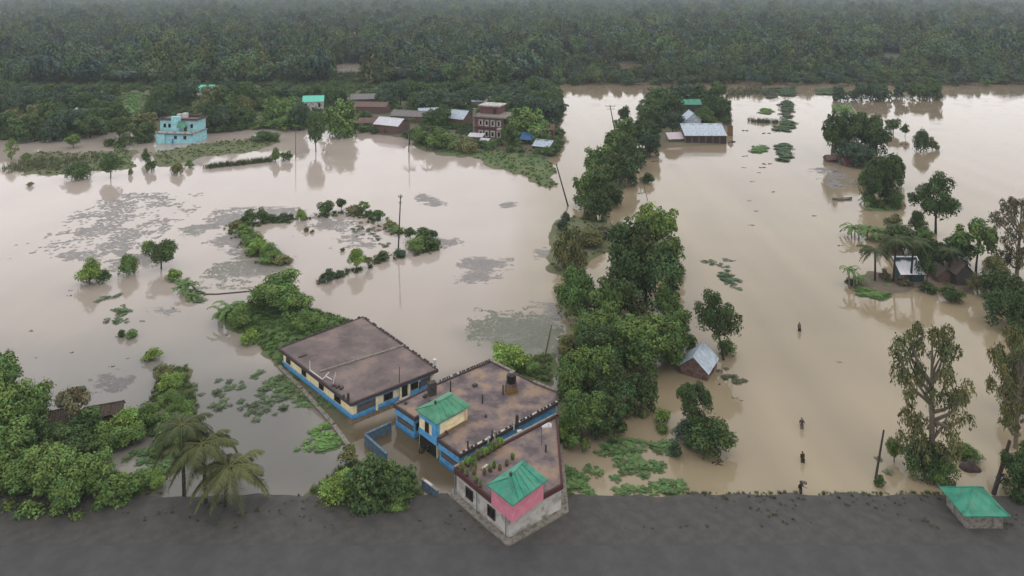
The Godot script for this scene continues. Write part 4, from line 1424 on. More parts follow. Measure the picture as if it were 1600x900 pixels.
func build_land() -> void:
	var grass_a := Color(0.055, 0.095, 0.030); var grass_b := Color(0.095, 0.120, 0.045)
	var mud_a := Color(0.115, 0.088, 0.058); var mud_b := Color(0.085, 0.095, 0.045)
	# the far village on the left
	land([-260, 222, 120, 218, 180, 205, 250, 206, 330, 207, 470, 198, 560, 206, 640, 216, 720, 226, 800, 240, 862, 248, 874, 226, 866, 200, 876, 176, 868, 110, 540, 118, -260, 118], 0.7, 3.0, "wood", Color(0.06, 0.07, 0.035), Color(0.10, 0.085, 0.055))
	land([188, 196, 232, 196, 226, 147, 190, 148], 1.0, 1.0, "field", Color(0.065, 0.135, 0.040), Color(0.085, 0.160, 0.045))
	land([392, 198, 430, 198, 426, 172, 396, 172], 1.0, 1.0, "field", Color(0.065, 0.125, 0.040), Color(0.085, 0.150, 0.045))
	# marsh in front of it
	land([15, 262, 60, 238, 140, 238, 200, 232, 215, 250, 160, 268, 90, 272, 30, 275], 0.22, 5.0, "grass", mud_b, Color(0.10, 0.11, 0.05))
	land([232, 240, 300, 226, 400, 215, 440, 222, 400, 236, 330, 246, 255, 258], 0.3, 4.0, "grass", grass_b, mud_b)
	land([140, 238, 200, 235, 215, 262, 185, 268, 150, 262], 0.3, 2.0, "grass", grass_a, grass_b)
	# green shore at the right
	land([700, 228, 760, 236, 810, 231, 866, 250, 872, 290, 860, 298, 800, 272, 745, 250], 0.35, 3.0, "grass", grass_a, grass_b)
	land([640, 215, 720, 222, 760, 240, 720, 246, 660, 236], 0.3, 2.5, "grass", grass_a, mud_b)
	# the bank behind the big house
	land([336, 494, 372, 468, 420, 476, 500, 486, 560, 505, 460, 560, 452, 582, 438, 576, 405, 540, 370, 518], 0.55, 1.4, "lawn", grass_a, Color(0.075, 0.125, 0.040))
	land([440, 560, 470, 560, 545, 640, 560, 690, 520, 660, 470, 610], 0.1, 1.2, "mud", Color(0.07, 0.065, 0.035), Color(0.08, 0.08, 0.04))
	land([755, 585, 800, 558, 862, 555, 862, 600, 800, 590], 0.25, 1.5, "lawn", grass_a, mud_b)
	# overgrown bank at the lower left
	land([-260, 560, 0, 575, 45, 625, 75, 655, 150, 668, 230, 640, 240, 578, 290, 572, 312, 640, 320, 690, 300, 720, 245, 720, 250, 690, 215, 680, 150, 690, 170, 730, 230, 775, -260, 775], 0.5, 1.4, "lawn", grass_a, mud_b)
	land([480, 775, 540, 720, 600, 716, 660, 760, 660, 775], 0.3, 1.0, "lawn", grass_a, mud_b)
	# the right-hand picture: banks under the trees
	land([860, 420, 866, 345, 900, 335, 960, 352, 990, 372, 930, 410, 880, 430], 0.3, 1.6, "grass", mud_b, Color(0.10, 0.11, 0.055))
	land([1030, 232, 1130, 226, 1136, 205, 1130, 160, 1010, 160, 980, 235], 0.45, 1.5, "wood", mud_a, mud_b)
	land([1350, 330, 1400, 330, 1405, 312, 1355, 312], 0.2, 1.0, "grass", grass_a, grass_b)
	land([1298, 165, 1330, 163, 1336, 178, 1305, 180], 0.2, 1.0, "grass", Color(0.075, 0.130, 0.035), Color(0.085, 0.140, 0.035))
	land([1320, 445, 1360, 425, 1440, 430, 1530, 440, 1520, 462, 1440, 452, 1380, 462], 0.25, 1.2, "mud", mud_a, Color(0.13, 0.11, 0.09))

func ground_cover() -> void:
	var tuft := tuft_mesh(12, 0.42, 0.3)
	var where := []
	var spots := []
	for l in lands:
		if l.kind in ["grass", "lawn", "field"]: spots.append(l)
	for l in spots:
		var b: Rect2 = l.box
		var far: bool = -b.get_center().y > 140.0
		var size := 1.3 if far else 1.0
		for i in min(int(b.get_area() * (0.9 if far else 5.0)), 14000):
			var q := b.position + Vector2(rng.randf(), rng.randf()) * b.size
			if not Geometry2D.is_point_in_polygon(q, l.poly): continue
			if l.kind == "grass" and rng.randf() < 0.45: continue
			var g := ground_at(q)
			if g[0] < -0.03: continue
			var f := rng.randf_range(0.75, 1.35)
			var c: Color = l.a.lerp(l.b, rng.randf())
			where.append([Vector3(q.x, g[0] - 0.02, q.y), rng.randf() * TAU, size * rng.randf_range(0.6, 1.3), Color(c.r * f * 1.25, c.g * f * 1.35, c.b * f * 1.2), 0.8])
	scatter("grass", tuft, M.weed, where, "short green grass growing on the banks that rise above the flood", "grass")
	# weeds and stones on the road shoulder
	var rim := []
	for i in 1800:
		var x := rng.randf_range(-75.0, 75.0)
		var z := -71.3 + pow(rng.randf(), 3.5) * 5.0
		if n1.get_noise_2d(x * 4.0, z * 9.0) < 0.02: continue
		var f := rng.randf_range(0.7, 1.3)
		rim.append([Vector3(x, 0.28 if z > -70.9 else 0.1, z), rng.randf() * TAU, rng.randf_range(0.3, 0.75), Color(0.085 * f, 0.105 * f, 0.055 * f), 0.8])
	scatter("shoulder_weeds", tuft, M.weed, rim, "low weeds along the water edge of the road shoulder", "weeds")
	# undergrowth of the village wood
	var under := []
	var clear := [[238, 190, 308, 232], [186, 146, 232, 198], [392, 172, 430, 200], [586, 180, 650, 214], [734, 196, 790, 226], [812, 212, 862, 240], [476, 158, 508, 176], [1030, 196, 1150, 240]]
	for l in lands:
		if l.kind != "wood": continue
		var b: Rect2 = l.box
		for i in int(b.get_area() * 0.085):
			var q := b.position + Vector2(rng.randf(), rng.randf()) * b.size
			if edge_distance(l.poly, q) < -1.0: continue
			var z := -q.y
			var px := q.x / z * F + 800.0
			var py := F * H / z + YH
			var skip := false
			for k in clear: if px > k[0] and px < k[2] and py > k[1] and py < k[3]: skip = true
			if skip: continue
			var f := rng.randf_range(0.7, 1.4)
			under.append([Vector3(q.x, 0.1, q.y), rng.randf() * TAU, rng.randf_range(2.4, 5.0), Color(f, f, f), rng.randf_range(0.5, 0.8)])
	scatter("undergrowth", crown_mesh("bush", 1, 0, 0)[0], M.leaf, under, "dark undergrowth between the trees of the far village", "undergrowth")
	# reeds
	var reed := tuft_mesh(9, 1.5, 0.35)
	var reeds := func(a: Vector2, b: Vector2, n: int, wide: float, tone: Color, label: String) -> void:
		var w := []
		for i in n:
			var t := rng.randf()
			var q := a.lerp(b, t) + Vector2(rng.randf_range(-1, 1), rng.randf_range(-1, 1)) * wide
			var f := rng.randf_range(0.7, 1.3)
			w.append([Vector3(q.x, -0.1, q.y), rng.randf() * TAU, rng.randf_range(0.6, 1.25), Color(tone.r * f, tone.g * f, tone.b * f), 1.0])
		scatter("reeds", reed, M.weed, w, label, "reeds")
	reeds.call(P2(322, 263), P2(424, 252), 230, 0.9, Color(0.085, 0.115, 0.055), "long row of reeds standing in open water before the marsh")
	var bank := func(px: Array, wide: float, label: String) -> void:
		var w := []
		for i in range(0, px.size() - 2, 2):
			var a := P2(px[i], px[i + 1]); var b := P2(px[i + 2], px[i + 3])
			for k in int(a.distance_to(b) * 9.0):
				var q := a.lerp(b, rng.randf()) + Vector2(rng.randfn(), rng.randfn()) * wide
				if n1.get_noise_2d(q.x * 9.0, q.y * 9.0) < -0.25: continue
				var f := rng.randf_range(0.7, 1.3)
				w.append([Vector3(q.x, -0.05, q.y), rng.randf() * TAU, rng.randf_range(0.7, 1.7), Color(0.085 * f, 0.115 * f, 0.045 * f), 0.9])
		scatter("bank_grass", tuft, M.weed, w, label, "grass")
	bank.call([368, 356, 390, 352, 440, 346, 478, 342], 0.8, "low grass along the enclosure's upper left bank")
	bank.call([366, 352, 382, 372, 404, 398, 424, 408, 452, 410], 1.1, "low grass under the enclosure's left hedge")
	bank.call([500, 338, 540, 332, 580, 342, 612, 358, 650, 374, 684, 384], 0.9, "low grass along the enclosure's far right bank")
	bank.call([684, 388, 650, 396, 598, 406, 560, 422, 500, 440], 0.6, "thin grass along the enclosure's near bank")
	reeds.call(P2(30, 262), P2(110, 255), 260, 7.0, Color(0.10, 0.115, 0.055), "loose reeds in the muddy shallows at the far left")
	reeds.call(P2(1140, 150), P2(1190, 140), 320, 9.0, Color(0.08, 0.10, 0.055), "pale reeds in the water beyond the long tin-roofed house")
	reeds.call(P2(1178, 190), P2(1212, 192), 110, 2.6, Color(0.085, 0.11, 0.06), "small stand of reeds among the weeds of the drowned road")

func far_wood() -> void:
	# the wooded plain beyond the flood, too far away to count
	var places := [[], [], []]
	var z := 366.0
	while z < 2700.0:
		var gap := z * 0.0125
		var n := int(1.75 * z / gap)
		for i in n:
			var x := (i + rng.randf() - n * 0.5) * gap
			var zz := z * rng.randf_range(0.995, 1.03)
			var px := x / zz * F + 800.0
			if z < 470.0 and px > 515 and px < 580 and n1.get_noise_2d(x * 2.0, zz) < 0.5: continue
			if z < 430.0 and px > 415 and px < 450: continue
			if z > 395 and n2.get_noise_2d(x * 0.35, zz * 0.35) < -0.33: continue
			var f := rng.randf_range(0.7, 1.3)
			f *= 1.0 + 0.5 * n1.get_noise_2d(x * 0.5, zz * 0.5)
			var wide := 1.0 + 0.35 * n2.get_noise_2d(x * 0.9, zz * 0.9)
			places[rng.randi() % 3].append([Vector3(x, -0.3, -zz), rng.randf() * TAU, rng.randf_range(8.0, 13.5) * (1.0 + z / 2500.0) * (lerpf(0.36, 1.0, clampf((zz - 366.0) / 90.0, 0, 1)) if x > 16.0 else 1.0), Color(f * rng.randf_range(0.85, 1.2), f * 0.95, f * rng.randf_range(0.95, 1.3)), rng.randf_range(0.7, 1.45) * wide])
		z += gap * 1.15
	for k in 3:
		var m: Array = crown_mesh(["round", "spread", "bush"][k], k, [0, 4, 0][k], 0)
		scatter("far_wood", m[0], M.leaf, places[k], ["hazy wood of round crowns on the plain beyond the flood", "hazy wood of spreading crowns on the plain beyond the flood", "hazy undergrowth of the wood on the plain beyond the flood"][k], "wood")

func _ready() -> void:
	rng.seed = 20240
	n1.seed = 4; n1.frequency = 0.02; n1.fractal_octaves = 3
	n2.seed = 9; n2.frequency = 0.02; n2.fractal_octaves = 2
	# camera: level, the lens shifted down so that upright things stay upright
	var cam := Camera3D.new()
	cam.name = "camera"
	cam.projection = Camera3D.PROJECTION_FRUSTUM
	cam.near = 1.0
	cam.far = 12000.0
	cam.size = 900.0 / F
	cam.frustum_offset = Vector2(0, -(450.0 - YH) / F)
	cam.position = Vector3(0, H, 0)
	add_child(cam)
	cam.current = true
	# an even overcast sky and a very soft sun
	var env := Environment.new()
	env.background_mode = Environment.BG_SKY
	var sky := Sky.new()
	var sm := ProceduralSkyMaterial.new()
	sm.sky_top_color = Color(0.875, 0.875, 0.885)
	sm.sky_horizon_color = Color(1.0, 0.975, 0.965)
	sm.sky_curve = 0.12
	sm.ground_bottom_color = Color(0.45, 0.42, 0.38)
	sm.ground_horizon_color = Color(0.75, 0.74, 0.73)
	sm.sun_angle_max = 0.0
	sky.sky_material = sm
	env.sky = sky
	env.background_energy_multiplier = 1.0
	env.tonemap_mode = Environment.TONE_MAPPER_LINEAR
	env.tonemap_exposure = 2.0
	env.sdfgi_enabled = true
	env.ssao_enabled = true
	env.ssil_enabled = true
	env.fog_enabled = true
	env.fog_density = 0.00017
	env.fog_light_color = Color(0.80, 0.84, 0.88)
	var we := WorldEnvironment.new()
	we.name = "world_environment"
	we.environment = env
	add_child(we)
	var sun := DirectionalLight3D.new()
	sun.name = "sun"
	sun.light_energy = 0.2
	sun.light_color = Color(1.0, 0.97, 0.93)
	sun.light_angular_distance = 40.0
	sun.shadow_enabled = true
	sun.rotation_degrees = Vector3(-62, 25, 0)
	add_child(sun)
	make_materials()
	crowns["pad"] = pad_mesh()
	crowns["rosette"] = rosette_mesh()
	# ground and water
	build_land()
	var rows := PackedFloat32Array([906.0])
	rows.append_array(steps(900, 136, -3.5))
	rows.append_array(steps(128, -8, -8.0))
	rows.append_array([-14.0, -17.0, -18.6])
	var cols := steps(-330, 1930, 5.0)
	var g := inst("ground", sheet(rows, cols, func(q, px, py): return ground_at(q) if py > 100 else [(-1.6 if py > 134 else 0.3), Color(0.06, 0.07, 0.04)]), M.ground, self)
	tag(g, "muddy and grassy land that rises here and there above the flood", "ground", "", "structure")
	# waters of another colour: clear ponds near the left houses, dimmer light painted into their colour, brown yard water
	var pond := Color(0.112, 0.108, 0.098)  # clearer water, also darkened in colour for the dull near light
	water_tone([-300, 600, 60, 560, 250, 520, 360, 500, 430, 580, 560, 720, 560, 770, -300, 770], 14.0, Color(0.165, 0.158, 0.146))  # near water: vignette and dull sky painted in as darker colour
	water_tone([230, 650, 330, 590, 440, 585, 545, 715, 530, 775, 200, 775], 6.0, pond)
	water_tone([440, 566, 552, 700, 640, 760, 760, 775, 740, 700, 640, 640, 560, 665], 1.2, Color(0.098, 0.076, 0.048))
	water_tone([452, 575, 545, 665, 560, 690, 470, 600], 1.0, Color(0.075, 0.070, 0.036))
	water_tone([640, 640, 720, 590, 870, 560, 880, 640, 700, 700], 3.0, Color(0.10, 0.10, 0.08))
	water_tone([740, 520, 800, 500, 870, 490, 880, 600, 800, 590], 5.0, Color(0.105, 0.112, 0.085))
	var wr := PackedFloat32Array([906.0])
	wr.append_array(steps(900, 100, -6.0))
	wr.append_array([60.0, 20.0, -8.0, -16.0, -18.6])
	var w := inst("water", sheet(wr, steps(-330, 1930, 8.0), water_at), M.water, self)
	tag(w, "brown silty flood water covering the fields and the road", "water", "", "structure")
	# dry road on its embankment along the near edge
	var emb := mb()
	for i in 190:
		var e := []
		for k in 2:
			var x := -142.0 + (i + k) * 1.5
			var zz := -70.95 + 0.5 * n1.get_noise_2d(x * 6.0, 3.0) + 0.35 * n2.get_noise_2d(x * 19.0, 8.0)
			for q in [[-1.2, -2.0], [0.0, 0.22], [0.8, 0.32 + 0.05 * n2.get_noise_2d(x * 9.0, 1.0)], [3.0, 0.30], [40.0, 0.30]]: e.append(Vector3(x, q[1], zz + q[0]))
		for k in 4: quad(emb, e[k], e[k + 5], e[k + 6], e[k + 1])
	tag(done("road_shoulder", emb, M.gravel, self), "wet grey gravel shoulder of the dry road along the near edge", "road shoulder", "", "structure")
	var rd := mb()
	box(rd, Vector3(0, 0.19, -54.0), Vector3(280, 0.36, 20.6))
	tag(done("road", rd, M.asphalt, self), "dark grey asphalt road on the near embankment", "road", "", "structure")

	# ---- houses ----
	main_house()
	second_house()
	garden_house()
	blue_house()
	brick_house()
	low_wall([611, 660, 570, 679, 604, 709], 1.0, M.blue_wall, M.blue_wall, "low blue yard wall bent round the second house's forecourt")
	low_wall([660, 748, 684, 766], 1.0, M.blue_wall, M.white, "short blue-grey wall at the lower end of the brown yard")
	low_wall([436, 572, 470, 606, 520, 662, 556, 712], 0.12, M.concrete, M.concrete, "long low concrete kerb between the grey pond and the yard", "retaining_wall", 0.35, -1.0)
	motorbike(668, 707)
	gable_hut("green_roofed_house", "white house with a pale teal gable roof deep in the far trees", "house", 490, 173, 8.5, 7.0, 4.2, 1.9, 0.2, M.white, M.teal, {"windows": [0.1, 0.75]})
	gable_hut("tin_hut", "dark shed with a grey roof at the top edge above the bright pond", "hut", 566, 166, 12.0, 8.0, 3.6, 1.6, 0.15, M.concrete_dark, M.tin_old)
	gable_hut("tin_hut", "long mud-walled hut with rusty roof, left of the white-roofed hut", "hut", 580, 178, 14.0, 7.0, 3.4, 1.4, -0.1, M.mud_wall, M.tin_rust)
	gable_hut("tin_hut", "low mud hut with dark rusty roof at the shore left of the white-roofed hut", "hut", 578, 200, 10.5, 6.0, 2.4, 1.3, 0.05, M.mud_wall, M.tin_rust)
	gable_hut("tin_hut", "mud-walled hut under a bright white tin roof by the far shore", "hut", 612, 207, 10.5, 7.5, 3.2, 1.9, -0.45, M.mud_wall, M.tin_white, {"sheets": 5})
	gable_hut("tin_hut", "grey-roofed hut right behind the white-roofed hut", "hut", 640, 192, 13.0, 6.5, 3.0, 1.6, -0.25, M.mud_wall, M.tin_old)
	gable_hut("tin_hut", "pale grey-roofed hut with one teal sheet-coloured end, beside the palm", "hut", 672, 190, 9.0, 6.0, 3.4, 1.7, 0.25, M.mud_wall, M.tin)
	gable_hut("tin_hut", "hut with a bright steep tin roof left of the red brick house", "hut", 716, 200, 9.0, 7.5, 4.0, 2.4, -0.5, M.mud_wall, M.tin)
	gable_hut("tin_hut", "small grey-roofed hut behind the red brick house", "hut", 752, 168, 9.0, 6.0, 3.0, 1.4, 0.2, M.concrete, M.tin)
	lean_roof_hut("tin_shelter", "white-roofed shelter at the foot of the red brick house", "shelter", 744, 222, 5.2, 3.6, 2.0, 2.6, -0.25, M.concrete_dark, M.tin_white, 4, true)
	lean_roof_hut("tin_shelter", "smaller white-roofed shelter right of the one below the brick house", "shelter", 757, 227, 3.2, 2.6, 1.5, 2.0, -0.35, M.concrete_dark, M.tin_white, 3, true)
	gable_hut("tin_hut", "dusty red-walled hut under the trees above the blue tarpaulin", "hut", 852, 214, 7.0, 5.0, 3.0, 1.4, -0.3, M.brick, M.tin_rust)
	lean_roof_hut("tarpaulin_shelter", "shelter under a bright blue tarpaulin at the green shore", "shelter", 824, 228, 4.4, 3.0, 2.2, 4.0, -0.35, M.tin_old, M.blue_tarp, 2, true)
	lean_roof_hut("tin_shelter", "pale tin lean-to right of the blue tarpaulin", "shelter", 848, 236, 6.0, 3.2, 1.6, 3.2, -0.5, M.concrete_dark, M.tin, 4)
	gable_hut("tin_hut", "white-roofed hut half hidden in the wood left of the pale blue house", "hut", 128, 190, 7.5, 5.0, 3.0, 1.8, -0.5, M.mud_wall, M.tin_white)
	gable_hut("tin_hut", "teal-roofed hut peeping over the trees above the pale blue house", "hut", 320, 156, 9.0, 7.0, 4.6, 2.0, 0.1, M.white, M.teal)
	gable_hut("thatched_shed", "weathered grey-brown shed under the umbrella-crowned tree at lower left", "shed", 82, 676, 4.6, 2.8, 1.5, 0.9, 0.45, M.mud_wall, M.thatch, {"sheets": 3})
	gable_hut("thatched_shed", "dark ridge of a second shed sunk in the bushes at lower left", "shed", 163, 655, 4.2, 2.2, 1.0, 0.7, 0.35, M.mud_wall, M.thatch, {"sheets": 3})
	# right-hand side
	lean_roof_hut("long_tin_house", "long house with a pale blue tin roof and dark bay panels on a brown front", "house", 1099, 222, 13.6, 6.5, 2.7, 5.4, 0.0, M.mud_wall, M.tin, 9, false, 6)
	lean_roof_hut("white_awning", "white and pink awning at the left end of the long tin house", "awning", 1055, 222, 5.4, 3.4, 1.3, 2.8, 0.12, M.mud_wall, M.white_sheet, 4, true)
	gable_hut("tin_barn", "steep grey tin gable behind the long pale-roofed house", "barn", 1080, 205, 7.5, 5.4, 4.6, 2.2, PI / 2, M.tin, M.tin, {"door": false})
	gable_hut("tin_hut", "teal roof glimpsed in the trees behind the grey tin gable", "hut", 1077, 178, 8.5, 6.0, 4.2, 1.6, 0.0, M.concrete_dark, M.teal_roof)
	gable_hut("latrine", "tall narrow tan closet right of the long tin house", "closet", 1141, 212, 1.9, 1.9, 3.2, 0.6, PI / 2, M.ochre, M.frame, {"sheets": 2})
	gable_hut("tin_hut", "small hut with a bluish tin gable under the leaning tree", "hut", 1092, 578, 4.8, 4.0, 1.1, 1.6, PI / 2 - 0.55, M.tin_rust, M.tin, {"sheets": 3})
	lean_roof_hut("white_roofed_hut", "hut with one bright white roof among the coconut palms", "hut", 1420, 438, 4.3, 2.8, 1.5, 3.6, 0.0, M.teal_dark, M.bright_sheet, 4)
	gable_hut("thatched_hut", "small dark thatched hut between the palms and the grey heap", "hut", 1470, 438, 3.4, 3.2, 1.3, 1.2, PI / 2, M.mud_wall, M.thatch, {"sheets": 3})
	gable_hut("thatched_hut", "tall grey thatched hut with a white ridge sheet, right of the palms", "hut", 1501, 444, 3.0, 3.4, 2.2, 1.7, PI / 2, M.concrete_dark, M.thatch, {"sheets": 3})
	lean_roof_hut("ridge_sheet", "small white sheet over the tall grey thatched hut", "roof sheet", 1502, 418, 1.9, 1.0, 1.5, 1.9, 0.0, M.concrete_dark, M.tin_white, 2)
	gable_hut("thatched_hut", "hut with a domed maroon roof by the far tree group", "hut", 1329, 258, 5.0, 4.2, 1.2, 1.5, 0.0, M.mud_wall, M.maroon, {"sheets": 4})
	gable_hut("thatched_hut", "low reddish hut left of the maroon roof, below thin trees", "hut", 1298, 252, 3.6, 3.0, 0.9, 0.9, 0.1, M.mud_wall, M.tin_rust, {"sheets": 3})
	peaked_house()
	# ---- poles ----
	pole("utility_pole", "tall thin dark pole standing in the ring of bushes", 622, 392, 626, 304, 0.15, M.pole_wood, 0.7)
	pole("utility_pole", "leaning tan pole in the weeds behind the mottled roof", 846, 574, 862, 508, 0.13, M.pole_tan)
	pole("utility_pole", "thin grey pole before the tree at the far shore", 462, 248, 462, 196, 0.12, M.pole_grey)
	pole("utility_pole", "slender pole near the white-roofed hut on the far shore", 638, 238, 640, 182, 0.13, M.pole_grey)
	pole("utility_pole", "dark leaning pole without arms left of the tree line", 889, 322, 869, 256, 0.2, M.pole_wood)
	pole("utility_pole", "leaning pole with crossarm above the left tree line", 962, 208, 953, 164, 0.22, M.pole_wood, 3.4)
	pole("utility_pole", "pole with three white insulators beside the long tree line", 1001, 264, 1001, 230, 0.2, M.pole_wood, 0.0, 3)
	pole("utility_pole", "thin bent pole in the water right of the tree line", 1013, 312, 1004, 282, 0.09, M.pole_grey)
	pole("utility_pole", "pale pole at the top of the left tree line", 1006, 168, 1006, 132, 0.16, M.pole_grey)
	pole("utility_pole", "leaning brown post in the water left of the tallest tree", 1366, 748, 1381, 672, 0.13, M.pole_wood)
	pole("utility_pole", "short bare post in the shallows below the olive bush", 895, 432, 893, 402, 0.1, M.pole_wood)
	pole("leaning_trunk", "bare dark trunk leaning right at the bottom right corner", 1549, 772, 1578, 688, 0.22, M.pole_wood)

	# ---- plants of the left side ----
	var w1 := "the wood's front row left of the blue house"
	band(-40, 236, 216, 8, 44, 44, [0, 0, 4], w1)
	band(-40, 236, 203, 8, 46, 42, [0, 4, 0, 3], "the wood's second row left of the blue house")
	band(-40, 182, 188, 7, 42, 40, [0, 4, 1], "the wood's third row left of the blue house")
	band(-40, 188, 172, 8, 38, 36, [0, 4, 4], "the wood's fourth row left of the blue house")
	band(-40, 186, 157, 9, 34, 30, [0, 4], "the wood's rearmost row left of the blue house", 4.0)
	band(228, 262, 188, 2, 30, 40, [0, 4], "the pair right of the bright green field")
	band(232, 400, 172, 6, 38, 40, [0, 4, 3], "the rear row above the pale blue house", 5.0)
	band(240, 390, 152, 6, 32, 28, [0, 4], "the rearmost row above the blue house", 4.0)
	band(304, 392, 203, 4, 40, 48, [0, 4, 0], "the row just right of the pale blue house")
	band(308, 400, 188, 3, 40, 44, [0, 3], "the second row right of the blue house")
	band(398, 430, 200, 2, 26, 14, [1, 2], "the bushy pair before the small green field", 2.0, ["bush"])
	band(430, 482, 200, 3, 42, 46, [4, 0, 1], "the clump left of the big far tree")
	band(396, 470, 176, 4, 32, 24, [1, 0], "the row behind the small green field", 3.0)
	band(392, 528, 156, 6, 28, 22, [0, 4], "the row before the bright far pond", 3.0)
	band(500, 545, 168, 2, 30, 30, [0, 1], "the pair right of the white teal-roofed house", 3.0)
	band(595, 730, 172, 6, 40, 40, [0, 4, 4], "the rear row above the tin-roofed huts")
	band(590, 740, 152, 6, 34, 28, [4, 0], "the rearmost row above the tin-roofed huts", 4.0)
	band(668, 706, 204, 2, 34, 52, [0, 4], "the pair between huts and brick house")
	band(770, 872, 190, 4, 46, 48, [0, 1, 4], "the row right behind the red brick house")
	band(740, 872, 168, 5, 40, 36, [0, 4], "the second row behind the red brick house")
	band(740, 872, 150, 5, 34, 26, [4, 0], "the rearmost row behind the red brick house", 4.0)
	run([
		["mass", 528, 212, 70, 66, 1, "biggest tree at the far shore, a broad green crown over the water"],
		["round", 494, 237, 34, 62, 0, "slim-trunked tree standing in water left of the biggest far tree", 0.0],
		["bush", 415, 221, 46, 20, 0, "dark low clump of bushes before the far shore pond"],
		["bush", 430, 253, 18, 25, 1, "left of two upright bushes at the end of the reed row"],
		["bush", 447, 252, 21, 19, 0, "right of two bushes at the end of the reed row"],
		["bush", 121, 279, 45, 31, 0, "large dark bush standing in water left of the trunked round tree"],
		["round", 173, 278, 34, 42, 0, "round dark tree on a visible trunk in the far left shallows"],
		["round", 115, 231, 26, 22, 1, "neat round bush-like tree alone in the brown shallows"],
		["bush", 172, 228, 20, 15, 0, "smaller half of the bush pair left of the pale blue house"],
		["bush", 194, 229, 34, 22, 0, "larger half of the bush pair left of the pale blue house"],
		["bush", 48, 291, 13, 8, 3, "tiny square-looking bush alone in the far left water"],
		["bush", 204, 274, 8, 14, 3, "thin tuft of a bush right of the trunked round tree"],
		["bush", 228, 254, 14, 24, 0, "upper of the two narrow bushes below the pale blue house"],
		["bush", 236, 268, 19, 22, 0, "lower of the two narrow bushes below the pale blue house"],
		["bush", 277, 272, 22, 22, 3, "ragged olive bush in the water left of the reed row"],
		["bush", 296, 262, 16, 14, 1, "small bush at the marsh edge left of the reed row"],
		["tall", 18, 250, 22, 34, 2, "bright feathery young tree at the far left edge of the marsh"],
		["bush", 40, 249, 18, 12, 1, "low bush right of the feathery young tree"],
		["bush", 690, 232, 62, 36, 1, "widest leafy thicket on the shore below the brick house", 0.0],
		["bush", 655, 226, 40, 30, 1, "leafy thicket at the shore beside the slender pole"],
		["bush", 728, 238, 44, 30, 3, "olive thicket on the shore right of the widest one"],
		["mass", 828, 222, 84, 62, 1, "broad tree hanging over the blue tarpaulin shelter"],
		["round", 795, 232, 34, 40, 0, "dark tree between the brick house and the blue tarpaulin"],
		["round", 846, 232, 26, 26, 0, "dark small tree behind the pale tin lean-to"],
		# bushes in the open water
		["bush", 141, 444, 42, 46, 2, "bright bush in open water, left one of three near the middle left"],
		["bush", 162, 441, 26, 24, 0, "dark side bush leaning on the left bright bush"],
		["bush", 201, 430, 30, 42, 1, "narrow middle bush of the three in the open water"],
		["round", 252, 420, 48, 48, 0, "rounded right-hand bush of the three in the open water"],
		["bush", 232, 396, 26, 24, 1, "pale leafy side branch of the rounded right-hand bush"],
		["bush", 272, 437, 25, 21, 2, "small bright bush below the rounded right-hand bush"],
		["bush", 238, 561, 32, 19, 2, "small bright bush alone above the overgrown bank"],
		["bush", 206, 528, 20, 13, 1, "small leafy clump drifting beside the dark boat-shaped log"],
		["bush", 190, 526, 12, 14, 0, "dark small clump left of the leafy one by the log"],
	])
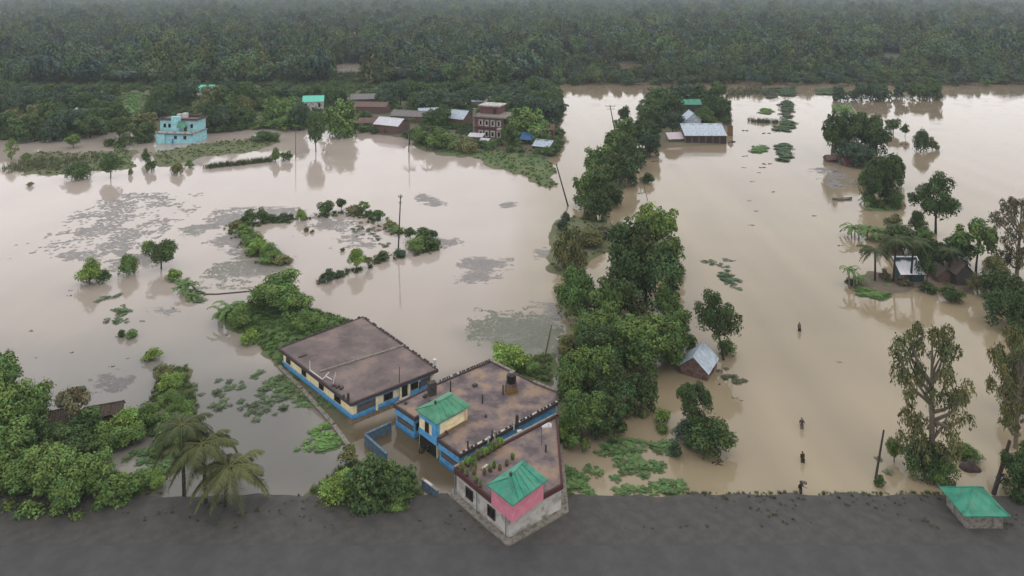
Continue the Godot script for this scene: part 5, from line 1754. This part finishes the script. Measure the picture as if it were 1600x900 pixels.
	run([
		["bush", 388, 352, 34, 27, 0, "upright dark shrub at the enclosure's upper left corner"],
		["bush", 408, 347, 22, 26, 0, "second upright dark shrub of the enclosure's upper left"],
		["bush", 422, 346, 26, 14, 0, "low dark shrub right of the two upright ones"],
		["bush", 441, 345, 29, 13, 4, "low blue-green shrub in the enclosure's top side"],
		["bush", 455, 341, 10, 9, 4, "tiny shrub left of the bright one in the enclosure's top side"],
		["bush", 470, 344, 18, 22, 2, "bright shrub in the middle of the enclosure's top side"],
		["round", 508, 337, 29, 25, 0, "largest dark round shrub at the enclosure's top corner"],
		["round", 533, 329, 19, 20, 0, "dark little tree right of the round corner shrub"],
		["bush", 553, 332, 31, 13, 3, "pale low shrub in the enclosure's upper right side"],
		["open", 566, 334, 23, 18, 1, "thin see-through shrub in the enclosure's upper right side"],
		["bush", 576, 338, 15, 12, 0, "small dark shrub left of the last dark one, upper right side"],
		["round", 590, 345, 26, 17, 0, "dark shrub ending the enclosure's upper right side"],
		["bush", 610, 356, 26, 13, 3, "olive shrub left of the tall thin pole"],
		["bush", 618, 362, 26, 9, 1, "flat shrub crossing the tall thin pole"],
		["bush", 370, 355, 26, 14, 3, "topmost shrub of the hedge on the enclosure's left side"],
		["bush", 381, 368, 34, 20, 1, "second shrub down the enclosure's left hedge"],
		["bush", 393, 383, 39, 24, 1, "third shrub down the enclosure's left hedge"],
		["bush", 405, 396, 44, 28, 2, "fourth shrub down the enclosure's left hedge, bright"],
		["bush", 422, 407, 44, 27, 1, "fifth shrub down the enclosure's left hedge"],
		["bush", 442, 411, 34, 15, 3, "lowest shrub of the enclosure's left hedge, olive"],
		["bush", 479, 362, 10, 9, 3, "left of two tiny clumps in the water inside the enclosure"],
		["bush", 488, 364, 8, 6, 3, "right of two tiny clumps in the water inside the enclosure"],
		["bush", 535, 393, 9, 7, 0, "tiny dark clump above the bright round bush"],
		["round", 557, 423, 32, 36, 2, "bright round bush on the enclosure's lower side"],
		["bush", 512, 440, 28, 22, 4, "bluish low shrub left of the bright round bush"],
		["bush", 531, 434, 16, 14, 4, "small dark end of the bluish low shrub"],
		["open", 576, 419, 18, 18, 3, "sparse twiggy shrub right of the bright round bush"],
		["bush", 598, 406, 29, 16, 0, "dark shrub left of the foot of the tall thin pole"],
		["bush", 625, 402, 23, 15, 4, "round dark shrub at the foot of the tall thin pole"],
		["round", 641, 374, 22, 18, 0, "topmost dark shrub right of the tall thin pole"],
		["round", 662, 375, 29, 20, 0, "second dark shrub right of the tall thin pole"],
		["bush", 655, 391, 44, 24, 1, "mid green shrub low in the enclosure's right end"],
		["bush", 672, 390, 34, 26, 0, "dark shrub at the enclosure's right end"],
		["round", 676, 376, 18, 18, 4, "greyish shrub topping the enclosure's right end"],
		["mass", 440, 488, 104, 68, 1, "largest tree behind the big cream and blue house"],
		["mass", 408, 478, 50, 42, 1, "left shoulder of the largest tree behind the big house"],
		["bush", 481, 515, 58, 34, 1, "round bush by the rear corner of the big house"],
		["bush", 378, 512, 42, 44, 1, "bush on the bank beside the banana clump"],
		["bush", 390, 536, 30, 26, 2, "bright low bush at the bank's water edge"],
		["round", 420, 470, 26, 26, 0, "dark small tree under the left of the largest tree"],
		["bush", 795, 574, 72, 44, 2, "bright bush behind the mottled roof"],
		["bush", 822, 580, 42, 26, 1, "lower right shoulder of the bright bush behind the roof"],
		["bush", 508, 500, 16, 10, 1, "small bush on the water line behind the big roof"],
		["bush", 528, 503, 20, 8, 1, "low bush touching the big roof's rear edge"],
	])
	banana(356, 503, 48, 40, "banana clump with drooping leaves at the bank's left tip", "banana plants")
	banana(291, 458, 32, 26, "small banana clump in open water below the three bushes", "banana plants")
	banana(298, 468, 20, 14, "lowest small banana clump in the open water", "banana plants")
	palm(640, 226, 26, 40, "small coconut palm by the white-roofed hut on the far shore", "coconut palms", 0.0, Color(0.05, 0.06, 0.03), 14)
	palm(666, 232, 24, 34, "coconut palm right of the white-roofed hut", "coconut palms", 2.0, Color(0.05, 0.06, 0.03), 14)
	# the lower left
	run([
		["mass", -14, 640, 110, 100, 1, "large crown cut by the left edge above the lower left wood"],
		["mass", 22, 690, 110, 118, 1, "tallest leafy tree at the left edge below the open water"],
		["mass", 40, 724, 92, 84, 0, "dark tree at the left, under the weathered shed"],
		["mass", -10, 760, 120, 108, 1, "big tree in the bottom left corner"],
		["mass", 62, 782, 118, 96, 1, "broad tree right of the bottom left corner"],
		["umbrella", 115, 690, 62, 84, 5, "tree with a flat brownish umbrella crown over the shed"],
		["mass", 122, 706, 96, 68, 0, "dark dense tree just below the umbrella crown"],
		["mass", 60, 740, 90, 60, 0, "dark mass filling the lower left wood's middle"],
		["mass", 95, 752, 84, 58, 1, "green mass below the umbrella tree"],
		["bush", 90, 712, 50, 36, 1, "bush at the weathered shed's right"],
		["bush", 40, 668, 50, 40, 2, "bright bush left of the weathered shed"],
		["bush", 150, 690, 50, 40, 0, "dark bush under the second shed"],
		["mass", 200, 780, 60, 48, 1, "green mass left of the small pond's lower end"],
		["bush", 262, 702, 44, 40, 1, "bush filling the foot of the overgrown bank"],
		["bush", 300, 690, 34, 34, 3, "olive bush behind the upper left palm"],
		["bush", 165, 706, 62, 48, 1, "bush between the umbrella tree and the small pond"],
		["bush", 198, 676, 56, 46, 2, "bright bush right of the second shed"],
		["bush", 228, 668, 48, 44, 1, "bush joining the overgrown bank on the left"],
		["bush", 206, 694, 50, 32, 1, "low bush at the small pond's upper edge"],
		["mass", 130, 790, 100, 84, 1, "bright tree below the small pond"],
		["mass", 178, 786, 62, 52, 1, "round tree right of the bright one below the small pond"],
		["bush", 245, 712, 26, 18, 1, "small bush by the right edge of the small pond"],
		["bush", 240, 758, 40, 26, 2, "bright bush left of the coconut palms' feet"],
		["bush", 257, 594, 38, 28, 3, "olive bush topping the overgrown bank"],
		["bush", 268, 612, 44, 34, 2, "second bush down the overgrown bank, bright"],
		["bush", 264, 634, 36, 30, 1, "third bush down the overgrown bank"],
		["bush", 282, 652, 44, 36, 1, "fourth bush down the overgrown bank"],
		["bush", 268, 680, 46, 38, 1, "lowest bush of the overgrown bank, above the palms"],
		["mass", 528, 778, 66, 46, 2, "bright tree at the lower end of the grey pond"],
		["mass", 572, 786, 86, 86, 0, "tall dark tree before the blue yard wall"],
		["mass", 618, 786, 76, 70, 0, "dark tree right of the tall one before the yard"],
		["round", 545, 730, 34, 34, 3, "small olive tree at the corner of the pond kerb"],
		["bush", 620, 790, 50, 40, 1, "mid green bush under the dark trees before the yard"],
	])
	palm(288, 776, 104, 112, "upper left coconut palm of the lower left group", "coconut palms at lower left", -4.0, Color(0.055, 0.072, 0.034))
	palm(322, 790, 120, 96, "middle coconut palm of the lower left group", "coconut palms at lower left", -6.0)
	palm(352, 796, 128, 66, "nearest coconut palm of the lower left group, palest fronds", "coconut palms at lower left", 6.0, Color(0.105, 0.118, 0.050))

	# ---- plants of the right side ----
	run([
		["mass", 1030, 170, 50, 40, 0, "dark tree at the left of the grove behind the long tin house"],
		["mass", 1060, 162, 54, 36, 4, "dark tree in the rear of the grove behind the long tin house"],
		["mass", 1092, 160, 56, 36, 0, "middle rear tree of the grove behind the long tin house"],
		["mass", 1120, 162, 42, 40, 0, "right rear tree of the grove behind the long tin house"],
		["mass", 1122, 188, 44, 48, 0, "tall dark tree above the right end of the long tin house"],
		["bush", 1104, 196, 36, 32, 1, "green bush over the middle of the long tin house's roof"],
		["round", 1044, 192, 54, 50, 0, "dark tree left of the grey tin gable"],
		["round", 1052, 212, 40, 38, 4, "blue-green tree just left of the grey tin gable"],
		["mass", 1018, 200, 50, 44, 0, "tree at the top of the long tree line"],
		["round", 976, 196, 21, 32, 0, "small lone tree by the pole with crossarm"],
		["mass", 1006, 226, 54, 52, 0, "tree line's dark tree above the insulator pole"],
		["mass", 980, 224, 50, 48, 1, "tree line's leftmost tree below the crossarm pole"],
		["mass", 1016, 246, 38, 44, 4, "tree line's tree right of the insulator pole"],
		["mass", 962, 252, 60, 62, 1, "tree line's wide middle tree"],
		["mass", 988, 262, 54, 56, 0, "dark tree left of the insulator pole"],
		["mass", 938, 282, 58, 62, 1, "tree line's left tree beside the open water"],
		["mass", 970, 290, 58, 62, 0, "tree line's dark inner tree, third from its near end"],
		["mass", 915, 322, 52, 64, 1, "tree line's near left tree by the armless pole"],
		["mass", 945, 322, 62, 70, 0, "tree line's large near tree"],
		["mass", 932, 344, 50, 60, 0, "nearest tree of the long tree line"],
		["bush", 1012, 286, 26, 18, 0, "low bush in the water below the insulator pole"],
		["bush", 878, 362, 22, 24, 4, "round bush at the seam of the two waters"],
		["bush", 884, 346, 16, 18, 4, "small round bush beside the armless pole's foot"],
		["willow", 892, 424, 58, 72, 3, "drooping olive tree at the near end of the grassy bank"],
		["bush", 925, 384, 60, 34, 3, "olive bush on the grassy bank"],
		["bush", 946, 372, 40, 22, 5, "brownish low bush on the grassy bank"],
		["mass", 1008, 474, 138, 150, 0, "largest spreading tree left of the drowned road"],
		["mass", 1026, 392, 76, 82, 2, "bright green top of the largest spreading tree"],
		["mass", 1046, 428, 56, 66, 1, "right shoulder of the largest spreading tree"],
		["bush", 1042, 500, 56, 62, 1, "bush under the right side of the largest spreading tree"],
		["willow", 918, 512, 108, 92, 1, "wide drooping tree left of the largest spreading tree"],
		["mass", 1010, 566, 132, 92, 1, "broad low canopy above the hut with the bluish gable"],
		["mass", 946, 580, 110, 84, 0, "dark canopy left of the broad low one"],
		["mass", 966, 500, 84, 74, 0, "dark tree filling the left of the largest spreading tree"],
		["mass", 930, 540, 90, 66, 1, "tree between the wide drooping one and the broad low canopy"],
		["mass", 894, 470, 60, 60, 1, "tree at the seam behind the wide drooping one"],
		["mass", 1060, 540, 66, 60, 1, "right end of the broad low canopy by the bluish hut"],
		["mass", 894, 610, 54, 70, 0, "dark tree at the seam left of the big dense one"],
		["mass", 950, 680, 70, 70, 0, "dark tree between the nearest tree and the little inlet"],
		["bush", 892, 556, 50, 40, 3, "olive growth at the seam below the wide drooping tree"],
		["mass", 916, 632, 104, 104, 1, "big dense tree at the seam, middle of the lower grove"],
		["mass", 960, 636, 96, 82, 0, "dark tree right of the big dense one in the lower grove"],
		["mass", 910, 690, 84, 90, 1, "nearest tree of the lower grove"],
		["mass", 1000, 640, 60, 66, 0, "dark tree overhanging the little inlet"],
		["bush", 885, 690, 44, 50, 2, "bright bush at the near left of the lower grove"],
		["open", 1131, 562, 76, 108, 0, "airy tree on a leaning dark trunk over the bluish hut", -0.16],
		["bush", 1136, 552, 30, 26, 1, "small bush at the foot of the leaning airy tree"],
		["open", 1104, 690, 58, 92, 0, "thin leaning tree over the round dark bush", -0.3],
		["bush", 1108, 702, 88, 62, 0, "large round dark bush jutting into the drowned road"],
		["bush", 1072, 692, 44, 40, 4, "blue-green bush left of the large round one"],
		["bush", 1056, 714, 24, 28, 4, "small upright bush in the weeds left of the large round one"],
		["bush", 1036, 660, 28, 24, 2, "bright bush by the little inlet"],
		["bush", 1034, 674, 22, 14, 1, "low bush in the little inlet"],
	])
	band(1306, 1466, 156, 7, 34, 34, [0, 4, 4], "the dense row at the far right shore", 2.0, ["mass"])
	run([
		["open", 1299, 248, 36, 72, 0, "thin-stemmed tree at the left of the far right grove"],
		["open", 1326, 240, 52, 66, 0, "second tree of the far right grove, with gaps in its crown"],
		["open", 1352, 236, 50, 58, 0, "third tree of the far right grove"],
		["mass", 1370, 244, 52, 58, 0, "dark round tree in the far right grove's middle"],
		["mass", 1340, 258, 64, 44, 4, "low dark tree above the maroon roof"],
		["round", 1371, 202, 20, 26, 3, "small olive tree behind the far right grove"],
		["round", 1396, 208, 28, 24, 1, "round bush at the right of the far right grove"],
		["mass", 1381, 322, 62, 98, 0, "tall dense tree at the near end of the far right grove"],
		["bush", 1362, 290, 40, 44, 1, "bush left of the tall dense tree"],
		["bush", 1391, 318, 42, 30, 1, "bright skirt of bushes under the tall dense tree"],
		["tall", 1350, 320, 19, 46, 1, "slim upright tree left of the tall dense tree"],
		["bush", 1364, 324, 18, 20, 0, "small dark bush at the slim tree's foot"],
		["open", 1414, 214, 15, 20, 0, "tiny tree in open water right of the far right grove"],
		["bush", 1439, 236, 28, 42, 0, "leaning bush alone in the far right water"],
		["bush", 1457, 234, 20, 22, 3, "pale side of the bush alone in the far right water"],
		["mass", 1412, 398, 62, 48, 0, "dark broadleaf clump behind the coconut palms"],
		["mass", 1452, 416, 46, 52, 0, "dark broadleaf clump behind the small thatched hut"],
		["mass", 1444, 394, 40, 40, 1, "greener clump between palms and the forked tree"],
		["mass", 1494, 412, 44, 44, 0, "dark clump behind the tall grey thatched hut"],
		["mass", 1560, 470, 56, 56, 0, "dark clump left of the big dark tree at mid height"],
		["mass", 1316, 238, 46, 50, 0, "dense dark tree filling the left of the far right grove"],
		["mass", 1346, 226, 50, 44, 4, "dense tree at the back of the far right grove"],
		["mass", 1396, 290, 36, 60, 0, "dark flank right of the tall dense tree"],
		["bush", 1412, 446, 30, 16, 5, "brown scrub under the white-roofed hut"],
		["open", 1462, 366, 78, 92, 0, "tree with a wide clumped crown behind the palm huts"],
		["round", 1434, 372, 30, 44, 0, "dark small tree left under the wide clumped crown"],
		["bush", 1440, 378, 44, 26, 1, "green bushes behind the coconut palms"],
		["round", 1397, 366, 30, 32, 3, "olive tree right of the banana row"],
		["round", 1448, 446, 32, 60, 0, "dark tree hiding the right end of the white roof"],
		["round", 1490, 424, 42, 56, 0, "dark tree between the two thatched huts"],
		["round", 1462, 424, 30, 38, 4, "blue-green tree behind the small thatched hut"],
		["open", 1524, 430, 70, 88, 1, "round-crowned tree on a forked black trunk"],
		["bush", 1528, 458, 36, 34, 3, "grey-olive shrub at the forked trunk's foot"],
		["tall", 1588, 434, 82, 124, 5, "tall brownish tree at the right edge above the dark one"],
		["round", 1556, 444, 44, 44, 3, "olive tree right of the forked trunk"],
		["mass", 1584, 514, 100, 96, 0, "big dark tree cut by the right edge at mid height"],
		["bush", 1486, 471, 42, 28, 0, "dark shrub in the water before the thatched huts"],
		["bush", 1450, 457, 28, 20, 0, "dark shrub in the water below the white roof"],
		["bush", 1383, 440, 20, 22, 5, "twiggy brown shrub by the leftmost tall palm"],
		["tall", 1456, 748, 142, 240, 3, "tallest loose-crowned tree at the lower right"],
		["bush", 1444, 744, 62, 68, 0, "dark undergrowth at the tallest tree's foot"],
		["bush", 1470, 752, 52, 62, 1, "paler undergrowth right of the tallest tree's foot"],
		["round", 1397, 722, 31, 36, 1, "small round tree between the brown post and the tallest tree"],
		["bush", 1512, 716, 44, 24, 1, "low green bush above the brown heap"],
		["bush", 1375, 758, 19, 17, 0, "small dark bush at the brown post's foot"],
		["tall", 1586, 700, 92, 188, 3, "loose olive tree at the right edge, lower half"],
		["willow", 1592, 650, 64, 120, 3, "drooping olive growth at the right edge"],
		["mass", 1596, 776, 78, 100, 0, "dark tree in the bottom right corner"],
		["bush", 1330, 448, 20, 16, 0, "low dark bush left of the palm group"],
	])
	banana(1336, 372, 34, 34, "leftmost banana clump behind the palm group", "banana plants")
	banana(1360, 374, 34, 28, "middle banana clump behind the palm group", "banana plants")
	banana(1380, 374, 30, 26, "right banana clump behind the palm group", "banana plants")
	banana(1356, 322, 22, 14, "small banana clump beside the slim upright tree", "banana plants")
	banana(1330, 450, 26, 54, "tall banana plant at the left end of the palm group", "banana plants")
	banana(1344, 446, 24, 26, "smaller banana plant leaning from the left end of the palm group", "banana plants")
	palm(1367, 441, 58, 52, "leftmost tall coconut palm of the palm group", "coconut palms by the huts", 0.0, Color(0.055, 0.07, 0.034), 20)
	palm(1396, 442, 60, 68, "coconut palm crossing the left end of the white roof", "coconut palms by the huts", 5.0, Color(0.05, 0.07, 0.034), 14)
	palm(1423, 442, 60, 66, "coconut palm crossing the right end of the white roof", "coconut palms by the huts", 6.0, Color(0.05, 0.075, 0.034), 14)
	palm(1482, 440, 44, 50, "coconut palm between the two thatched huts", "coconut palms by the huts", 3.0, Color(0.045, 0.065, 0.034), 16)
	palm(1405, 388, 54, 34, "short coconut palm behind the palm group", "coconut palms by the huts", 0.0, Color(0.06, 0.08, 0.036), 16)

	# ---- what floats ----
	film([152, 318, 222, 304, 232, 316, 196, 330, 176, 346, 182, 362, 250, 346, 252, 360, 200, 376, 188, 392, 128, 402, 112, 396, 140, 376, 150, 346], "long torn patch of grey scum above the three bushes", 0.78)
	film([96, 402, 112, 394, 110, 406], "thin tail of grey scum left of the torn patch", 0.9)
	film([170, 398, 196, 394, 230, 402, 240, 412, 210, 414, 180, 420], "grey scum between the three bushes", 0.7)
	film([284, 360, 300, 352, 318, 356, 314, 366, 290, 366], "small oval patch of grey scum left of the enclosure", 1.1, Color(0.165, 0.172, 0.155))
	film([314, 352, 342, 350, 340, 358, 320, 358], "short grey streak right of the oval scum patch", 0.9)
	film([338, 334, 372, 328, 460, 326, 462, 336, 392, 342, 372, 354, 350, 350], "grey scum outside the enclosure's top side", 0.95)
	film([332, 374, 362, 364, 384, 372, 380, 394, 350, 396], "grey scum outside the enclosure's left hedge, upper", 0.75)
	film([338, 440, 346, 412, 388, 398, 430, 412, 440, 424, 396, 436, 370, 446], "largest grey scum sheet below the left hedge", 1.15, Color(0.160, 0.154, 0.145), 0.3)
	film([462, 334, 500, 338, 540, 352, 576, 384, 566, 384, 520, 356, 480, 340], "thin line of scum across the enclosure", 0.75)
	film([726, 412, 738, 406, 784, 410, 790, 420, 770, 436, 740, 438, 724, 428], "ragged grey scum patch alone right of the enclosure", 1.05)
	film([686, 374, 716, 374, 718, 386, 694, 388], "small scum patch off the enclosure's right end", 1.0)
	film([654, 304, 664, 306, 690, 316, 684, 320, 660, 312], "slanting streak of scum in the bright far water", 1.1)
	film([786, 320, 800, 318, 802, 324, 788, 324], "tiny scum streak below the far right reflections", 1.1)
	film([846, 394, 866, 390, 866, 404, 850, 404], "scum patch cut by the seam of the two waters", 0.9)
	film([742, 522, 770, 490, 806, 486, 850, 504, 866, 520, 866, 552, 800, 530, 756, 532], "broad green-grey scum sheet behind the bright bush", 1.2, Color(0.125, 0.128, 0.115), 0.5)
	film([838, 480, 866, 476, 866, 506, 852, 490], "scum arm above the green-grey sheet", 0.9)
	film([140, 596, 160, 586, 172, 590, 168, 606, 146, 616], "dark scum patch above the second shed", 1.1, Color(0.125, 0.12, 0.12))
	film([168, 598, 196, 590, 204, 596, 180, 606], "scum streak right of the dark patch by the sheds", 0.8, Color(0.125, 0.12, 0.12))
	film([228, 480, 270, 480, 276, 486, 240, 490], "faint scum streak left of the banana bank", 0.6)
	film([1286, 268, 1300, 264, 1314, 290, 1304, 292], "grey drift below the maroon-roofed hut", 1.0, Color(0.15, 0.15, 0.155))
	var wg := Color(0.070, 0.115, 0.048)
	weeds([300, 600, 360, 592, 470, 582, 480, 612, 420, 652, 352, 630, 310, 620], 1.5, Color(0.062, 0.090, 0.050), "broken mat of weed in the pond beside the big house", 1.1, 0.45)
	weeds([400, 600, 470, 580, 520, 640, 470, 630], 3.0, Color(0.066, 0.110, 0.045), "dense weed along the kerb of the big house", 1.0, 0.3)
	weeds([488, 672, 504, 668, 520, 690, 510, 698, 492, 688], 6.0, Color(0.075, 0.140, 0.045), "bright tuft of weed against the pond kerb")
	weeds([196, 718, 240, 704, 262, 730, 232, 740, 222, 730], 4.0, wg, "weed in the small pond left of the palms", 1.0, 0.3)
	weeds([166, 466, 182, 462, 186, 482, 210, 512, 206, 522, 186, 500, 170, 480], 2.0, Color(0.062, 0.095, 0.05), "loose line of weed between the bushes and the log", 1.1, 0.4)
	weeds([278, 440, 300, 444, 312, 470, 296, 468], 4.0, wg, "weed round the small banana clumps")
	weeds([930, 712, 952, 696, 1000, 690, 1040, 700, 1034, 724, 1040, 764, 960, 764, 926, 736], 3.2, Color(0.066, 0.112, 0.046), "largest mat of weed at the lower edge of the drowned road", 1.1, 0.38)
	weeds([860, 740, 900, 742, 924, 766, 860, 766], 7.0, Color(0.070, 0.120, 0.045), "solid weed in the bottom corner of the lower grove")
	weeds([1112, 408, 1126, 404, 1142, 430, 1130, 438], 2.0, Color(0.050, 0.082, 0.050), "blue-green weed adrift left of the drowned road's middle", 1.2, 0.35)
	weeds([1136, 434, 1148, 440, 1142, 450], 1.5, Color(0.05, 0.08, 0.05), "thin weed just below the blue-green drift", 1.1, 0.3)
	weeds([1186, 176, 1196, 170, 1206, 174, 1200, 178], 5.0, Color(0.080, 0.140, 0.045), "small bright raft of weed at the top of the road", 1.6)
	weeds([1176, 232, 1196, 228, 1199, 236, 1180, 238], 5.0, Color(0.074, 0.130, 0.045), "tapered bright raft of weed below the reeds", 1.6)
	weeds([1210, 202, 1224, 196, 1232, 188, 1236, 196, 1228, 206], 6.0, Color(0.046, 0.080, 0.036), "curved dark raft of weed right of the reeds", 2.0)
	weeds([1220, 138, 1238, 136, 1238, 150, 1224, 150], 6.0, Color(0.042, 0.070, 0.036), "dark raft of weed at the very top of the road", 2.2)
	weeds([1222, 162, 1236, 158, 1234, 184, 1226, 186], 2.5, Color(0.042, 0.065, 0.038), "broken dark weeds down the road's right side", 2.0, 0.3)
	weeds([1216, 228, 1228, 226, 1232, 244, 1224, 252, 1218, 240], 5.0, Color(0.046, 0.078, 0.040), "hooked dark raft of weed in the middle of the road", 2.0)
	weeds([1196, 140, 1212, 138, 1210, 154, 1200, 154], 2.0, Color(0.05, 0.065, 0.045), "greyish weed near the top of the road", 2.0, 0.3)
	weeds([1340, 452, 1380, 448, 1384, 460, 1360, 468, 1346, 464], 7.0, Color(0.075, 0.130, 0.045), "bright raft of weed before the leftmost tall palm", 1.3)
	weeds([1334, 720, 1366, 716, 1370, 742, 1346, 748], 0.9, Color(0.09, 0.11, 0.08), "pale thin weed left of the brown post", 1.2, 0.3)
	weeds([1120, 584, 1146, 582, 1150, 592, 1126, 592], 1.2, Color(0.05, 0.06, 0.035), "weed below the leaning airy tree", 1.0, 0.3)
	weeds([540, 352, 560, 350, 612, 380, 600, 390, 560, 368], 0.5, Color(0.06, 0.07, 0.045), "sparse twigs in the enclosure's right half", 1.0, 0.2)
	weeds([1278, 140, 1300, 138, 1300, 148, 1280, 148], 4.0, Color(0.06, 0.09, 0.045), "low green edge of the far right shore", 2.0)
	# drifting wood: each clump a thing
	for d in [[185, 526, 17, "dark boat-shaped drift log by the small leafy clump"], [222, 502, 9, "short drift stick right of the weed line"], [270, 482, 6, "tiny drift twig on the faint scum streak"], [110, 454, 6, "upper drift twig left of the weed line"], [109, 462, 8, "lower drift twig left of the weed line"], [48, 517, 9, "lone drift twig in the far left water"], [110, 551, 8, "drift twig above the dark scum patch"], [57, 559, 6, "small drift twig above the left wood"], [174, 573, 8, "drift twig right of the dark scum patch"], [200, 560, 5, "tiny drift twig left of the lone bright bush"], [316, 474, 5, "drift speck below the small banana clumps"], [352, 524, 7, "drift twig left of the bank"]]:
		debris(d[0], d[1], d[2], d[3], M.pole_wood)
	for d in [[1117, 724, 24, "dark drifting wreckage below the large round bush"], [1123, 600, 8, "small drift stick left of the road's upright stick"], [1148, 622, 8, "upright stick in the drowned road"], [1158, 626, 6, "dark knob right of the upright stick"], [1312, 566, 7, "single drift speck right of the first wading person"], [1273, 337, 10, "drift twig in the upper middle of the drowned road"], [1173, 352, 9, "lowest fleck of the road's drift line"], [1163, 204, 12, "dark raft of sticks right of the tan closet"], [1197, 208, 14, "flat drift sticks below the reeds in the road"], [1163, 244, 10, "drift sticks below the tapered raft"], [1198, 256, 14, "drift sticks left of the hooked raft"], [1186, 270, 8, "dark drift clump in the road's flecks"], [1162, 262, 8, "small drift left of the road's flecks"], [1305, 268, 8, "dark bundle above the grey drift"], [1306, 290, 8, "left dark bundle below the grey drift"], [1314, 292, 8, "right dark bundle below the grey drift"], [1147, 222, 20, "pile of broken boards at the tan closet's foot"], [1024, 252, 14, "drift branches right of the insulator pole"], [1002, 302, 10, "drift branch by the thin bent pole"], [1412, 226, 14, "drift branches by the tiny lone tree"], [1146, 408, 12, "twigs standing right of the blue-green drift"], [1190, 262, 12, "upper flecks beside the small left drift"], [1176, 284, 8, "fleck of drift in the road's left half, below the clump"], [1206, 300, 9, "fleck of drift right of the road's left flecks"], [1172, 314, 7, "small fleck above the lowest twigs of the drift line"], [1182, 330, 8, "next to lowest fleck of the road's drift line"], [1316, 360, 8, "upper speck left of the banana row"], [1313, 384, 9, "lower speck left of the banana row"]]:
		debris(d[0], d[1], d[2], d[3], M.pole_wood)
	# a half sunk pale boat, a heap of straw, the bund
	var boat := mb()
	var bs := S(314.0)
	var ribs := []
	for i in 11:
		var t := i / 10.0 * 2.0 - 1.0
		var hw := 0.6 * (1.0 - pow(abs(t), 2.6)) + 0.03
		ribs.append([Vector3(t * 2.6, 0.14 + 0.25 * t * t, 0), hw])
	for i in 10:
		var a: Array = ribs[i]; var b: Array = ribs[i + 1]
		for s in [-1.0, 1.0]:
			quad(boat, a[0] + Vector3(0, 0.12, s * a[1]), b[0] + Vector3(0, 0.12, s * b[1]), b[0] + Vector3(0, -0.3, s * b[1] * 0.6), a[0] + Vector3(0, -0.3, s * a[1] * 0.6))
			quad(boat, a[0] + Vector3(0, 0.12, s * a[1]), b[0] + Vector3(0, 0.12, s * b[1]), b[0] + Vector3(0, 0.12, s * b[1] * 0.82), a[0] + Vector3(0, 0.12, s * a[1] * 0.82))
		quad(boat, a[0] + Vector3(0, -0.02, -a[1] * 0.9), b[0] + Vector3(0, -0.02, -b[1] * 0.9), b[0] + Vector3(0, -0.02, b[1] * 0.9), a[0] + Vector3(0, -0.02, a[1] * 0.9))
	boat.generate_normals()
	var bo := inst("boat", boat.commit(), M.tin_old, self, P(1316, 312))
	bo.rotation.y = 0.18
	tag(bo, "long pale half-sunk boat below the grey drift", "boat")
	var hp := field([[Vector3(-0.4, -0.2, 0), Vector3(0.4, -0.2, 0.1), 0.75, 0.6], [Vector3(0, 0.2, 0), Vector3(0.05, 0.45, 0), 0.6, 0.4], [Vector3(-0.7, -0.2, 0.3), Vector3(0.6, -0.2, -0.3), 0.3, 0.3]], 0.09, 0.2)
	tag(inst("straw_heap", hp, M.mud_heap, self, P(1517, 732)), "brown rounded straw heap beside the bottom right bush", "straw heap")
	var bund := mb()
	var prev := P(300, 446)
	for p in [[308, 455], [322, 460], [340, 460], [362, 458], [384, 456], [400, 454], [420, 452]]:
		var q := P(p[0], p[1])
		tube(bund, prev + Vector3(0, -0.05, 0), q + Vector3(0, -0.05, 0), 0.2, 0.2, 6)
		prev = q
	tag(done("bund", bund, M.mud_heap, self), "thin dark earth ridge curving from the banana clumps to the bank", "earth ridge")
	# ---- people ----
	var pa := people_meshes(0.14, 0.0)
	var pb := people_meshes(-0.16, 0.9)
	person(pa, "farthest wading person, dark clothes, alone in the middle of the road", 1249, 517, 0.1, 0.45, 1.02, M.cloth_grey, M.cloth_dark)
	person(pb, "wading person in a plum-coloured shirt, second from the far end", 1253, 669, -0.2, 0.5, 1.0, M.cloth_plum, M.cloth_grey)
	person(pa, "wading person in brown, between the plum shirt and the bundle carrier", 1254, 722, 0.15, 0.55, 1.0, M.cloth_brown, M.cloth_dark)
	person(pb, "nearest wading person, carrying a pale bundle on the shoulder", 1251, 771, 0.5, 0.5, 1.02, M.cloth_dark, M.cloth_brown, true)
	ground_cover()
	far_wood()
